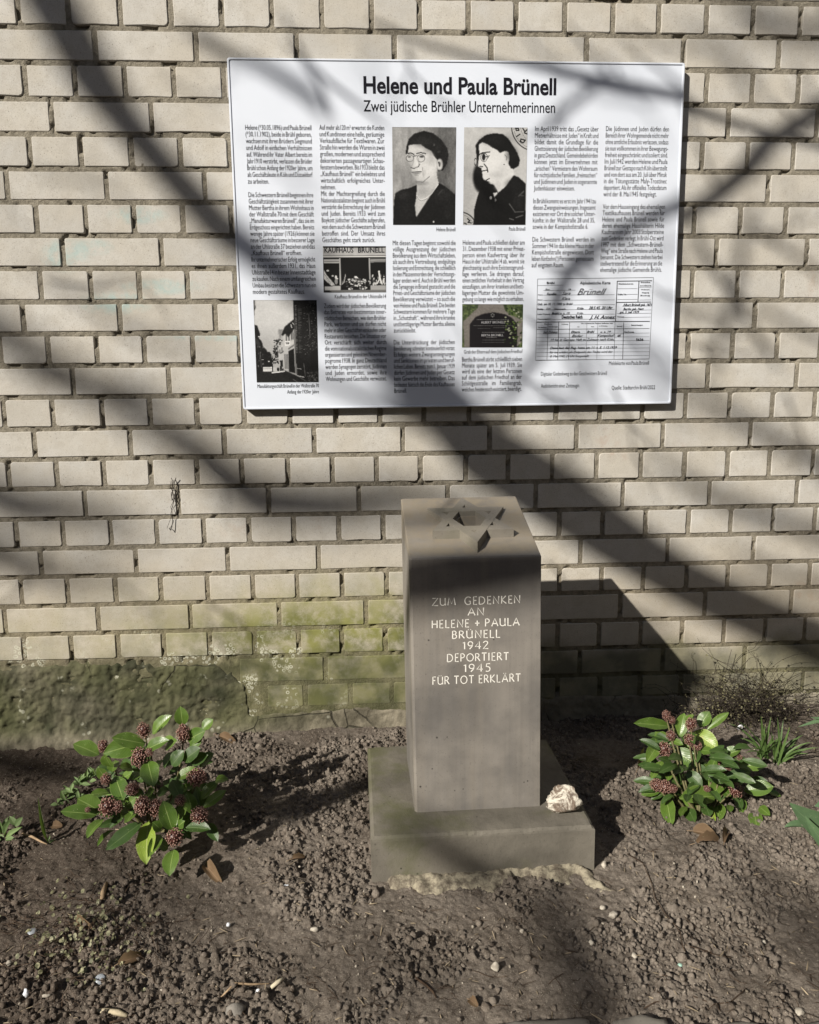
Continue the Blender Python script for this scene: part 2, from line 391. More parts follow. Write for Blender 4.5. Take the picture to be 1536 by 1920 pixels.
def brick_outline(w, h, rs):
    """rounded, slightly chipped outline in x,z centred on 0"""
    P = []
    for (sx, sz, a0) in ((1, 1, 0), (-1, 1, 90), (-1, -1, 180), (1, -1, 270)):
        r = rs.uniform(.0025, .0045)
        if rs.random() < .10: r = rs.uniform(.006, .011)
        cx = sx * (w / 2 - r); cz = sz * (h / 2 - r)
        for k in range(3):
            an = math.radians(a0 + 45 * k); P.append((cx + r * math.cos(an), cz + r * math.sin(an)))
        # a point along the next edge, nibbled
        nx, nz = {0: (0, 1), 90: (-1, 0), 180: (0, -1), 270: (1, 0)}[a0]
        t = rs.uniform(-.25, .25); dep = rs.uniform(0, .0009)
        if rs.random() < .12: dep = rs.uniform(.001, .003)
        if nx: P.append((nx * (w / 2 - dep), t * h))
        else: P.append((t * w, nz * (h / 2 - dep)))
    return P
def brick_shape(w, h, rs, y=0.0, back=.03):
    P = brick_outline(w, h, rs); n = len(P); V = []; Fc = []
    b = .0016
    for (px, pz) in P:
        l = math.hypot(px / (w / 2), pz / (h / 2))
        V.append((px - math.copysign(b, px) * min(1, abs(px) / (w / 2) * 1.0), y, pz - math.copysign(b, pz) * min(1, abs(pz) / (h / 2))))
    for (px, pz) in P: V.append((px, y + b, pz))
    for (px, pz) in P: V.append((px, y + back, pz))
    Fc.append(list(range(n)))
    for k in range(n):
        k2 = (k + 1) % n
        Fc.append([k2, k, n + k, n + k2]); Fc.append([n + k2, n + k, 2 * n + k, 2 * n + k2])
    return V, Fc
proto = {}
for kind, w in (('header', .1135), ('stretcher', .2385)):
    proto[kind] = []
    for i in range(9):
        rs = random.Random(100 + i + (50 if kind == 'header' else 0))
        V, Fc = brick_shape(w, .0705, rs)
        proto[kind].append((mesh('brick', V, Fc), V, Fc, w))
rest = MB(); nb = 0
for r in range(-8, 23):
    J = row_joints(r)
    for i in range(len(J) - 1):
        xa, xb = J[i], J[i + 1]; cx = (xa + xb) / 2
        if xa < WX0 - .02 or xb > WX1 + .02: continue
        if r >= 21 and cx < .30 and r == 21: continue          # rendered over
        if r == 22 and cx < .33: continue
        if r == 21 and xb - xa > .2 and xa < .27:              # the stretcher that runs out from under the render
            xa = .268; cx = (xa + xb) / 2
        zt = bedz(r - 1, cx); zb = bedz(r, cx); h = (zt - zb) - .0125; w = (xb - xa) - .0118 + random.uniform(-.0025, .001)
        kind = 'header' if (xb - xa) < .19 else 'stretcher'
        me, V, Fc, w0 = random.choice(proto[kind])
        sl = (BED[max(0, min(22, r))][0]) if r >= 0 else -.0007
        R_ = Matrix.Translation((cx, random.uniform(-.0008, .0008), (zt + zb) / 2)) @ Matrix.Rotation(-sl + random.uniform(-.002, .002), 4, 'Y') @ Matrix.Rotation(random.uniform(-.004, .004), 4, 'Z') @ Matrix.Diagonal((w / w0 * random.choice((1, -1)), 1, h / .0705, 1))
        vis = -.47 < xb and xa < 2.03 and r >= 0
        hidden = .36 < xa and xb < 1.46 and 2 < r < 12
        if vis and not hidden:
            o = obj('brick', me, MAT['brick'], wall); o.matrix_local = R_; nb += 1
        else:
            rest.add([R_ @ Vector(v) for v in V], Fc)
obj('brickwork', rest.mesh('brickwork'), MAT['brick'], wall, kind='stuff')
core = MB(); core.box(WX0, WX1, .035, .24, -.3, 2.54)
obj('wall_core', core.mesh('wall_core'), MAT['mortar'], wall)

# raised render band along the foot
def render_top(x):          # upper edge of the plaster
    left = .232 - .006 * np.sin(x * 9) ; mid = .072 - .012 * np.sin(x * 7 + 1) - .01 * vnoise(np.asarray(x) * 14, 0 * np.asarray(x), 4)
    right = .082 + .012 * np.sin(x * 6)
    t = sstep(.225, .315, x + .07 * (vnoise(np.asarray(x) * 60, 0 * np.asarray(x), 2) - .5)); t2 = sstep(1.0, 1.15, x)
    return (left * (1 - t) + mid * t) * (1 - t2) + right * t2
def grid_sheet(xs, zs, yf):
    X, Z = np.meshgrid(xs, zs); Y = yf(X, Z)
    V = np.stack([X, Y, Z], -1).reshape(-1, 3); nx, nz = len(xs), len(zs)
    i = np.arange(nx - 1)[None, :] + nx * np.arange(nz - 1)[:, None]
    return V, np.stack([i, i + 1, i + nx + 1, i + nx], -1).reshape(-1, 4)
def lin(a, b, st): return np.linspace(a, b, max(2, int(round((b - a) / st)) + 1))
def mortar_y(X, Z):
    d = .0027 + .0016 * (fbm(X * 90, Z * 90, 3, 5) - .5) * 2 + .003 * (fbm(X * 9, Z * 9, 2, 6) - .5) + .007 * sstep(.66, .74, fbm(X * 35, Z * 35, 2, 9))
    # joints smeared nearly flush low down on the left
    sm = sstep(.24, .16, Z) * sstep(1.1, .9, X) * sstep(.25, .33, X)
    return d * (1 - sm) + sm * (.0012 + .003 * (fbm(X * 40, Z * 40, 3, 7) - .45))
xs = np.concatenate([lin(WX0, -.5, .05)[:-1], lin(-.5, 2.08, .0042), lin(2.08, WX1, .05)[1:]])
zs = np.concatenate([lin(-.1, .0, .02)[:-1], lin(0, 1.99, .0042), lin(1.99, 2.54, .05)[1:]])
V, Q = grid_sheet(xs, zs, mortar_y)
obj('mortar', mesh('mortar', V, Q, True), MAT['mortar'], wall)
def plaster_y(X, Z):
    top = render_top(X)
    inn = sstep(0, .022, top - Z + .030 * (fbm(X * 22, Z * 22, 4, 21) - .5))
    lf = sstep(.30, .10, X)
    bulge = .0012 + .003 * sstep(.16, .02, Z) * (.5 + lf) + .022 * sstep(.045, -.02, Z) * (.25 + lf) 
    rough = .0045 * (fbm(X * 13, Z * 13, 4, 22) - .5) + .0070 * (fbm(X * 70, Z * 70, 3, 23) - .5)
    y = -(bulge + rough * (1 + lf)) * inn + .012 * (1 - inn)
    # eroded hollows
    y = y + .006 * sstep(.62, .72, fbm(X * 11 + 3, Z * 11, 3, 25)) * inn * lf
    return y
xs = np.concatenate([lin(WX0, -.5, .04)[:-1], lin(-.5, 2.08, .0038), lin(2.08, WX1, .04)[1:]])
V, Q = grid_sheet(xs, lin(-.06, .262, .0038), plaster_y)
zt = V[:, 2].reshape(-1)
keep = (V[Q, 1].max(axis=1) < .0119)
obj('plaster_base', mesh('plaster_base', V, Q[keep], True), MAT['plaster'], wall)

# ------------------------------------------------------------------ the ground
def bumps(x0, x1, y0, y1, st):
    xs = lin(x0, x1, st); ys = lin(y0, y1, st); X, Y = np.meshgrid(xs, ys)
    H = macro(X, Y); cr = np.zeros_like(H)
    dens = fbm(X * 5.5, Y * 5.5, 3, 31)
    N = 30000
    bx = RNG.uniform(x0, x1, N); by = RNG.uniform(y0, y1, N); br = .0024 + .0080 * RNG.random(N) ** 3.2
    asp = RNG.uniform(.65, 1.5, N); an = RNG.uniform(0, 3.14, N)
    dn = fbm(bx * 5.5, by * 5.5, 3, 31)
    for k in range(N):
        r = br[k]
        if dn[k] < .47 and (r > .0036 or dn[k] < .40): continue
        R2 = r * 1.5; i0 = max(0, int((bx[k] - R2 - x0) / st)); i1 = min(len(xs), int((bx[k] + R2 - x0) / st) + 2)
        j0 = max(0, int((by[k] - R2 - y0) / st)); j1 = min(len(ys), int((by[k] + R2 - y0) / st) + 2)
        if i1 <= i0 or j1 <= j0: continue
        dx = xs[i0:i1][None, :] - bx[k]; dy = ys[j0:j1][:, None] - by[k]
        c, s_ = math.cos(an[k]), math.sin(an[k]); u = (dx * c + dy * s_) / asp[k]; v = (-dx * s_ + dy * c) * asp[k]
        q = 1 - (u * u + v * v) / (r * r)
        b = np.sqrt(np.clip(q, 0, 1)) * r * .95
        cr[j0:j1, i0:i1] = np.maximum(cr[j0:j1, i0:i1], b)
    jj, ii = np.mgrid[0:len(ys), 0:len(xs)]
    wi = np.clip(ii + np.rint((fbm(X * 120, Y * 120, 2, 41) - .5) * 9).astype(int), 0, len(xs) - 1); wj = np.clip(jj + np.rint((fbm(X * 120 + 7, Y * 120, 2, 42) - .5) * 9).astype(int), 0, len(ys) - 1)
    cr = cr[wj, wi]
    crk = (1 - sstep(0, .030, np.abs(fbm(X * 42, Y * 42, 3, 36) - .5))) * .0050 + (1 - sstep(0, .035, np.abs(fbm(X * 85, Y * 85, 3, 37) - .5))) * .0038
    H = H + cr * 1.12 - crk * sstep(.36, .50, dens) + .010 * (fbm(X * 38, Y * 38, 4, 33) - .5) + .0045 * (fbm(X * 190, Y * 190, 2, 34) - .5)
    return xs, ys, H
GX0, GX1, GY0, GY1, GST = -.62, 2.15, -1.14, .012, .0030
gxs, gys, GH = bumps(GX0, GX1, GY0, GY1, GST)
XS = np.concatenate([-np.geomspace(60, .75, 16), gxs, 2.3 + np.geomspace(.05, 60, 16)])
YS = np.concatenate([-1.14 - np.geomspace(60, .05, 18), gys, np.array([.05, .15, .3]) , .3 + np.geomspace(.3, 60, 12)])
X, Y = np.meshgrid(XS, YS); Z = macro(X, Y) * np.where(np.hypot(X - .7, Y + .7) > 6, .3, 1)
j0 = 18; i0 = 16
Z[j0:j0 + len(gys), i0:i0 + len(gxs)] = GH
V = np.stack([X, Y, Z], -1).reshape(-1, 3); nx = len(XS)
i = np.arange(nx - 1)[None, :] + nx * np.arange(len(YS) - 1)[:, None]
Q = np.stack([i, i + 1, i + nx + 1, i + nx], -1).reshape(-1, 4)
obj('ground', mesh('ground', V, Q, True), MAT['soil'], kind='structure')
def gz(x, y):
    if GX0 < x < GX1 and GY0 < y < GY1:
        return float(GH[int(round((y - GY0) / (gys[1] - gys[0]))), int(round((x - GX0) / (gxs[1] - gxs[0])))])
    return float(macro(x, y))

# loose crumbs
def ico(sub):
    bm = bmesh.new(); bmesh.ops.create_icosphere(bm, subdivisions=sub, radius=1)
    v = np.array([p.co[:] for p in bm.verts]); f = np.array([[q.index for q in p.verts] for p in bm.faces]); bm.free(); return v, f
IV1, IF1 = ico(1); IV2, IF2 = ico(2)
def in_plinth(x, y, m=.0): return (.632 - m < x < 1.115 + m) & (-.70 - m < y < -.27)
def scatter_lumps(n, rmin, rmax, pw, iv, jf, seed, sink=.35, region=None, dmin=.42):
    rng = np.random.default_rng(seed); VV = []; FF = []; k = 0; tries = 0
    while k < n and tries < n * 9:
        tries += 1
        if region: x, y = rng.uniform(region[0], region[1]), rng.uniform(region[2], region[3])
        else: x, y = rng.uniform(-.58, 2.1), rng.uniform(-1.12, -.012)
        if in_plinth(x, y): continue
        if rng.random() > np.clip((float(fbm(np.array(x * 5.5), np.array(y * 5.5), 3, 31)) - dmin) * 6, .04, 1): continue
        r = rmin + (rmax - rmin) * rng.random() ** pw
        s = r * rng.uniform(.7, 1.25, 3); v = iv * (1 + rng.uniform(-jf, jf, (len(iv), 1))) * s
        a = rng.uniform(0, 6.28); c, q = math.cos(a), math.sin(a); v = v @ np.array([[c, q, 0], [-q, c, 0], [0, 0, 1]])
        v = v + (x, y, gz(x, y) + r * (1 - 2 * sink) * .6); VV.append(v); k += 1
    return np.array(VV)
lump = scatter_lumps(17000, .0016, .0068, 2.6, IV1, .34, 11)
n = len(lump); Fc = (IF1[None] + (np.arange(n) * len(IV1))[:, None, None]).reshape(-1, 3)
obj('soil_crumbs', mesh('soil_crumbs', lump.reshape(-1, 3), Fc, False), MAT['crumb'], label='loose crumbs of dry brown soil lying all over the bed', kind='stuff')
big = scatter_lumps(260, .005, .0105, 2.4, IV2, .17, 12, .5)
n = len(big); Fc = (IF2[None] + (np.arange(n) * len(IV2))[:, None, None]).reshape(-1, 3)
obj('soil_clods', mesh('soil_clods', big.reshape(-1, 3), Fc, False), MAT['crumb'], label='larger rounded clods of soil scattered across the bed', kind='stuff')

# ------------------------------------------------------------------ the memorial stele
ST = thing('memorial_stele', (.869, -.48, 0), 'grey stone memorial stele with sloping top and white inscription, on a square plinth', 'memorial stone')
def local(V, o=(.869, -.48, 0)): return [(v[0] - o[0], v[1] - o[1], v[2] - o[2]) for v in V]
yaw = .01361; cy_, sy_ = math.cos(yaw), math.sin(yaw)
def sp(a, b, z): return (.86888 + a * cy_ - b * sy_, -.60493 + a * sy_ + b * cy_, z)
Wd, Dp = .1360, .2517
def pillar_pts():
    zt, zb = .7322, .0896; zf = .6445; ct = .003
    lt, rt = -Wd - .002, Wd - .0025; lb, rb = -Wd + .0035, Wd + .0035
    rows = []
    for (l, r, zfr, zbk) in ((lb, rb, zb, zb), (lt, rt, zf, zt)):
        c = .005
        rows.append([sp(l + c, 0, zfr), sp(r - .0012, 0, zfr), sp(r, .0012, zfr), sp(r, Dp - .002, zbk), sp(r - .002, Dp, zbk), sp(l + .002, Dp, zbk), sp(l, Dp - .002, zbk), sp(l, .006, zfr)])
    return rows
B, T = pillar_pts()
sl = (.7322 - .6445) / Dp
def topz(b): return .6445 + sl * b
# hexagram on the sloping top: centre and radius in (a, b)
def hexpt(r, k, kx=.88): an = math.radians(90 + 60 * k); return (.004 + r * math.cos(an) * kx, .128 + r * math.sin(an))
RS = .114
mb = MB()
n = 8
T2 = [(p[0], p[1], p[2]) for p in T]
# bevelled upper rim
inner = []
cxm = sum(p[0] for p in T) / 8; cym = sum(p[1] for p in T) / 8
for p in T:
    q = (p[0] + (cxm - p[0]) * .014, p[1] + (cym - p[1]) * .014); b = (q[1] + .60493) * cy_ - (q[0] - .86888) * sy_
    inner.append((q[0], q[1], topz(b) + .0004))
lower = [(p[0], p[1], p[2] - .0022) for p in T]
mb.v = [*B, *lower, *inner]
for k in range(n):
    k2 = (k + 1) % n
    mb.f.append([k, k2, n + k2, n + k]); mb.f.append([n + k, n + k2, 2 * n + k2, 2 * n + k])
# hollow hexagon in the middle
hx = []; dz = -.030
hexr = RS * .577 * .60
H1 = []
for k in range(6):
    an = math.radians(60 * k); a = .006 + hexr * math.cos(an) * .88; b = .128 + hexr * math.sin(an); H1.append((a, b))
base = len(mb.v); mb.v += [sp(a, b, topz(b) + .0004) for a, b in H1]; mb.v += [sp(a, b, topz(b) + dz) for a, b in H1]
for k in range(6): mb.f.append([base + k, base + (k + 1) % 6, base + 6 + (k + 1) % 6, base + 6 + k])
mb.f.append([base + 6 + k for k in range(6)])
loops = [[Vector((v[0], v[1], 0)) for v in inner], [Vector((v[0], v[1], 0)) for v in mb.v[base:base + 6]]]
idx = list(range(2 * n, 3 * n)) + list(range(base, base + 6))
for t in tessellate_polygon(loops): mb.f.append([idx[q] for q in t])
mb.f.append(list(range(n))[::-1])
me = mesh('pillar', local(mb.v), mb.f)
bm = bmesh.new(); bm.from_mesh(me); bmesh.ops.recalc_face_normals(bm, faces=bm.faces); bm.to_mesh(me); bm.free()
pil = obj('pillar', me, MAT['stele'], ST)
# the star: two crossing triangular frames, flush at the back, standing proud towards the front
star = MB()
def star_top(b): return topz(b) + .0040 + (.128 + RS - b) / (2 * RS) * .019
for flip, lift in ((0, 0), (1, .0007)):
    wbar = .0205
    O = [hexpt(RS, 2 * k + flip) for k in range(3)]; I = [hexpt(RS - 2 * wbar, 2 * k + flip) for k in range(3)]
    V = [sp(a, b, star_top(b) + lift) for a, b in O] + [sp(a, b, star_top(b) + lift) for a, b in I] + \
        [sp(a, b, topz(b) - .02) for a, b in O] + [sp(a, b, topz(b) - .02) for a, b in I]
    Fc = []
    for k in range(3):
        k2 = (k + 1) % 3
        Fc += [[k, k2, 3 + k2, 3 + k], [k, 6 + k, 6 + k2, k2], [3 + k, 3 + k2, 9 + k2, 9 + k]]
    star.add(V, Fc)
me = mesh('star', local(star.v), star.f)
bm = bmesh.new(); bm.from_mesh(me); bmesh.ops.recalc_face_normals(bm, faces=bm.faces); bm.to_mesh(me); bm.free()
obj('star', me, stone_material('star_stone', (.150, .138, .120), (.205, .185, .152), False, .6, .3, .25), ST)
# plinth slab with worn edges
def worn_box(x0, x1, y0, y1, z0, z1, step, amp, bev, seed):
    xs = lin(x0, x1, step); ys = lin(y0, y1, step)
    V = []; Fc = []
    X, Y = np.meshgrid(xs, ys)
    e = np.minimum(np.minimum(X - x0, x1 - X), np.minimum(Y - y0, y1 - Y))
    Zt = z1 - bev * (1 - sstep(0, bev * 1.6, e)) ** 2 + amp * (fbm(X * 60, Y * 60, 3, seed) - .5) - amp * 2.2 * sstep(.62, .78, fbm(X * 45, Y * 45, 2, seed + 3)) * (1 - sstep(0, .012, e))
    V = [tuple(v) for v in np.stack([X, Y, Zt], -1).reshape(-1, 3)]; nx, ny = len(xs), len(ys)
    for j in range(ny - 1):
        for i in range(nx - 1): a = j * nx + i; Fc.append([a, a + 1, a + nx + 1, a + nx])
    ring = [i for i in range(nx)] + [j * nx + nx - 1 for j in range(1, ny)] + [(ny - 1) * nx + i for i in range(nx - 2, -1, -1)] + [j * nx for j in range(ny - 2, 0, -1)]
    prev = ring
    for zz in (z1 - bev * 2.2, (z0 + z1) / 2, z0):
        cur = []
        for a in ring:
            x, y, _ = V[a]; o = .0008 if zz > z0 else .0012
            cur.append(len(V)); V.append((x + (o if x > x1 - 1e-6 else (-o if x < x0 + 1e-6 else 0)) , y + (o if y > y1 - 1e-6 else (-o if y < y0 + 1e-6 else 0)), zz))
        m_ = len(ring)
        for k in range(m_): Fc.append([prev[k], cur[k], cur[(k + 1) % m_], prev[(k + 1) % m_]])
        prev = cur
    return V, Fc
V, Fc = worn_box(-.2301, .2301, -.0852, .3149, -.06, .0896, .006, .0012, .004, 50)
V = [sp(x + .0023, y, z) for x, y, z in V]
me = mesh('plinth', local(V), Fc, False)
bm = bmesh.new(); bm.from_mesh(me); bmesh.ops.recalc_face_normals(bm, faces=bm.faces); bm.to_mesh(me); bm.free()
obj('plinth', me, MAT['plinth'], ST)
# sandy bedding mortar spilling out in front of the plinth
def foot_y(X, Y):
    e = np.minimum(np.minimum(X - .655, 1.10 - X), Y + .738)
    return .004 + .010 * sstep(0, .035, e + .03 * (fbm(X * 24, Y * 24, 3, 61) - .5)) - .016 * (1 - sstep(-.004, .01, e - .012 + .10 * (fbm(X * 17, Y * 17, 3, 62) - .5))) + .012 * (fbm(X * 80, Y * 80, 3, 63) - .5)
xs = lin(.62, 1.14, .004); ys = lin(-.785, -.685, .004); X, Y = np.meshgrid(xs, ys)
V = np.stack([X, Y, foot_y(X, Y) - .0095 + np.where(X > .99, .002, 0)], -1).reshape(-1, 3) - np.array([.869, -.48, 0]); nx = len(xs)
i = np.arange(nx - 1)[None, :] + nx * np.arange(len(ys) - 1)[:, None]
m = NT('sandy_bedding'); c = m.mix(m.ramp(m.noise(45, 4, .7), .35, .65), (.11, .092, .072), (.33, .295, .22))
FOOT = m.fin(c, .95, .1, m.bump(m.noise(220, 4, .7), .8, .003))
obj('bedding_mortar', mesh('bedding_mortar', V, np.stack([i, i + 1, i + nx + 1, i + nx], -1).reshape(-1, 4), True), FOOT, ST)

# incised capitals, drawn with strokes on a unit cap height
def arc(cx, cy, rx, ry, a0, a1, n=10): return [(cx + rx * math.cos(math.radians(a0 + (a1 - a0) * k / n)), cy + ry * math.sin(math.radians(a0 + (a1 - a0) * k / n))) for k in range(n + 1)]
G = {
 'Z': (.74, [[(.06, .98), (.70, 1.0), (.04, .02), (.72, .0)]]),
 'U': (.70, [[(.04, 1), (.05, .34)] + arc(.33, .32, .28, .31, 180, 350, 8) + [(.62, 1)], [(.62, .5), (.64, 0)]]),
 'M': (.92, [[(.02, 0), (.16, 1), (.45, .18), (.74, 1), (.88, 0)]]),
 'G': (.78, [arc(.44, .5, .40, .5, 48, 300, 12) + [(.68, .12), (.68, .44), (.50, .44)]]),
 'E': (.48, [[(.44, 1), (.06, 1), (.06, 0), (.46, 0)], [(.06, .52), (.38, .52)]]),
 'D': (.78, [[(.06, 0), (.06, 1), (.24, 1)] + arc(.26, .5, .44, .5, 90, -90, 10) + [(.06, 0)]]),
 'N': (.76, [[(.06, 0), (.06, 1), (.66, 0), (.66, 1)]]),
 'K': (.62, [[(.06, 0), (.06, 1)], [(.54, 1), (.08, .46), (.60, 0)]]),
 'A': (.74, [[(.0, 0), (.36, 1), (.72, 0)], [(.14, .34), (.60, .34)]]),
 'H': (.72, [[(.06, 0), (.06, 1)], [(.62, 0), (.62, 1)], [(.06, .52), (.62, .52)]]),
 'L': (.48, [[(.06, 1), (.06, 0), (.46, 0)]]),
 'P': (.56, [[(.06, 0), (.06, 1), (.22, 1)] + arc(.24, .73, .25, .27, 90, -90, 8) + [(.06, .46)]]),
 'B': (.58, [[(.06, 0), (.06, 1), (.20, 1)] + arc(.22, .77, .22, .23, 90, -90, 7) + [(.08, .54)], [(.20, .54)] + arc(.22, .27, .28, .27, 90, -90, 8) + [(.06, 0)]]),
 'R': (.62, [[(.06, 0), (.06, 1), (.22, 1)] + arc(.24, .75, .24, .25, 90, -90, 8) + [(.08, .5)], [(.26, .5), (.60, 0)]]),
 'O': (.86, [arc(.43, .5, .40, .5, 0, 360, 18)]),
 'T': (.62, [[(.0, 1), (.60, 1)], [(.30, 1), (.30, 0)]]),
 'I': (.18, [[(.09, 0), (.09, 1)]]),
 'F': (.46, [[(.42, 1), (.06, 1), (.06, 0)], [(.06, .54), (.36, .54)]]),
 '1': (.34, [[(.02, .82), (.20, 1), (.20, 0)]]),
 '9': (.60, [arc(.28, .70, .25, .29, 0, 360, 12), [(.53, .70), (.46, .34), (.20, 0)]]),
 '4': (.64, [[(.46, 0), (.46, 1), (.02, .30), (.62, .30)]]),
 '2': (.58, [[(.04, .78)] + arc(.28, .76, .22, .24, 165, -30, 8) + [(.02, .0), (.56, .0)]]),
 '5': (.56, [[(.50, 1), (.16, 1), (.12, .60)] + arc(.24, .30, .26, .32, 95, -130, 9)]),
 '+': (.60, [[(.04, .46), (.56, .46)], [(.30, .80), (.30, .12)]]),
}
ins = MB()
def stroke(pts, w, fn):
    """flat-topped, slightly raised ribbon with swelling ends; fn maps (s,t,proud) to space"""
    n = len(pts)
    L = []; R = []
    for i, p in enumerate(pts):
        a = pts[max(i - 1, 0)]; b = pts[min(i + 1, n - 1)]; dx, dy = b[0] - a[0], b[1] - a[1]; l = math.hypot(dx, dy) or 1
        nx, ny = -dy / l, dx / l; ww = w * (1.18 if i in (0, n - 1) else .95)
        L.append((p[0] + nx * ww, p[1] + ny * ww)); R.append((p[0] - nx * ww, p[1] - ny * ww))
    V = [fn(*q, 0) for q in L] + [fn(*q, 0) for q in R]
    ins.add(V, [[i, n + i, n + i + 1, i + 1] for i in range(n - 1)])
def face_pt(px, py, proud):
    # plane of the stele's front
    nrm = np.array([sy_, -cy_, 0]); p0 = np.array([.86888, -.60493, 0]) + nrm * (.0004 + proud * .0002)
    d = ray(px, py); t = np.dot(p0 - CAM, nrm) / np.dot(d, nrm); return CAM + t * d
LINES = [("ZUM  GEDENKEN", 810, 976.5, 1136, 1130.5), ("AN", 877.5, 908.5, 1154, 1153.5), ("HELENE + PAULA", 809.5, 974.5, 1178, 1172.5),
         ("BRÜNELL", 847.6, 938.5, 1197.5, 1195), ("1942", 867.6, 916, 1217.5, 1216), ("DEPORTIERT", 838, 954, 1241, 1237.5),
         ("1945", 869.5, 920, 1260, 1258.5), ("FÜR TOT ERKLÄRT", 811, 976.5, 1284, 1277.5)]
for txt, x0, x1, y0, y1 in LINES:
    cap = 14.2; tot = 0; items = []
    for ch in txt:
        if ch == ' ': tot += .42; continue
        b = {'Ü': 'U', 'Ä': 'A'}.get(ch, ch); items.append((ch, b, tot)); tot += G[b][0] + .20
    tot -= .20; k = (x1 - x0) / (tot * cap)
    for ch, b, off in items:
        def fn(s_, t_, pr, off=off):
            X_ = x0 + (off + s_) * cap * k; return face_pt(X_, y0 + (y1 - y0) * (X_ - x0) / (x1 - x0) - t_ * cap, pr)
        jx = random.uniform(-.02, .02); jy = random.uniform(-.025, .025)
        for st in G[b][1]: stroke([(p[0] + jx, p[1] * (1 + jy)) for p in st], .056, fn)
        if ch in 'ÜÄ':
            cxx = G[b][0] / 2 - .03
            for d_ in (-.13, .13): stroke([(cxx + d_ - .04, 1.13), (cxx + d_ + .04, 1.13)], .045, fn)
me = mesh('inscription', local(ins.v), ins.f)
obj('inscription', me, MAT['inscription'], ST)

# ------------------------------------------------------------------ the information board
BY = -.0235
m = NT('white_enamelled_sheet')
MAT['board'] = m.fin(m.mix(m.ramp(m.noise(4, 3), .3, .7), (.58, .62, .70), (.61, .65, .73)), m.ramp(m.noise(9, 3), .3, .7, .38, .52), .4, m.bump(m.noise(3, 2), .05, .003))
MAT['ink'] = plain('black_print', (.008, .008, .012), .6, .12, 0, 50, 0)
MAT['print'] = attr_material('printed_picture', .6, .12)
bc = [atY(x, y, BY) for x, y in ((457, 768), (1255, 757), (1288, 118), (425, 108))]
bx0 = (bc[0][0] + bc[3][0]) / 2; bx1 = (bc[1][0] + bc[2][0]) / 2; bz0 = (bc[0][2] + bc[1][2]) / 2; bz1 = (bc[2][2] + bc[3][2]) / 2
BO = ((bx0 + bx1) / 2, 0.0, bz0)
BD = thing('information_board', BO, 'white wall panel with black German text columns and five old photographs and a file card', 'sign')
def bl(V): return [(v[0] - BO[0], v[1] - BO[1], v[2] - BO[2]) for v in V]
sh = MB(); sh.box(bx0 + .003, bx1 - .003, BY, -.004, bz0 + .003, bz1 - .003)
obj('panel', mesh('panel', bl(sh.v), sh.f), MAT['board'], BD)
def rounded(x0, x1, z0, z1, r, n=5):
    P = []
    for cx, cz, a0 in ((x1 - r, z1 - r, 0), (x0 + r, z1 - r, 90), (x0 + r, z0 + r, 180), (x1 - r, z0 + r, 270)):
        for k in range(n + 1): an = math.radians(a0 + 90 * k / n); P.append((cx + r * math.cos(an), cz + r * math.sin(an)))
    return P
fr = MB(); rings = []
for (ins_, y, r) in ((0, -.006, .006), (0, BY - .0012, .006), (.0012, BY - .0024, .006), (.0042, BY - .0024, .005), (.0056, BY - .0006, .004), (.0056, BY + .0006, .004)):
    rings.append([(x, y, z) for x, z in rounded(bx0 + ins_, bx1 - ins_, bz0 + ins_, bz1 - ins_, r)])
for v in rings: fr.v += v
k = len(rings[0])
# small dent in the middle of the upper lip
for i in range(len(fr.v)):
    x, y, z = fr.v[i]
for a in range(len(rings) - 1):
    for i in range(k): fr.f.append([a * k + i, a * k + (i + 1) % k, (a + 1) * k + (i + 1) % k, (a + 1) * k + i])
me = mesh('frame', bl(fr.v), fr.f); bm = bmesh.new(); bm.from_mesh(me); bmesh.ops.recalc_face_normals(bm, faces=bm.faces); bm.to_mesh(me); bm.free()
obj('frame', me, MAT['board'], BD)
for x in (bx0 + .18, bx1 - .18):
    back = MB(); back.box(x - .02, x + .02, -.0039, .012, bz0 + .06, bz1 - .06)
    obj('mounting_rail', mesh('mounting_rail', bl(back.v), back.f), MAT['ink'], BD)

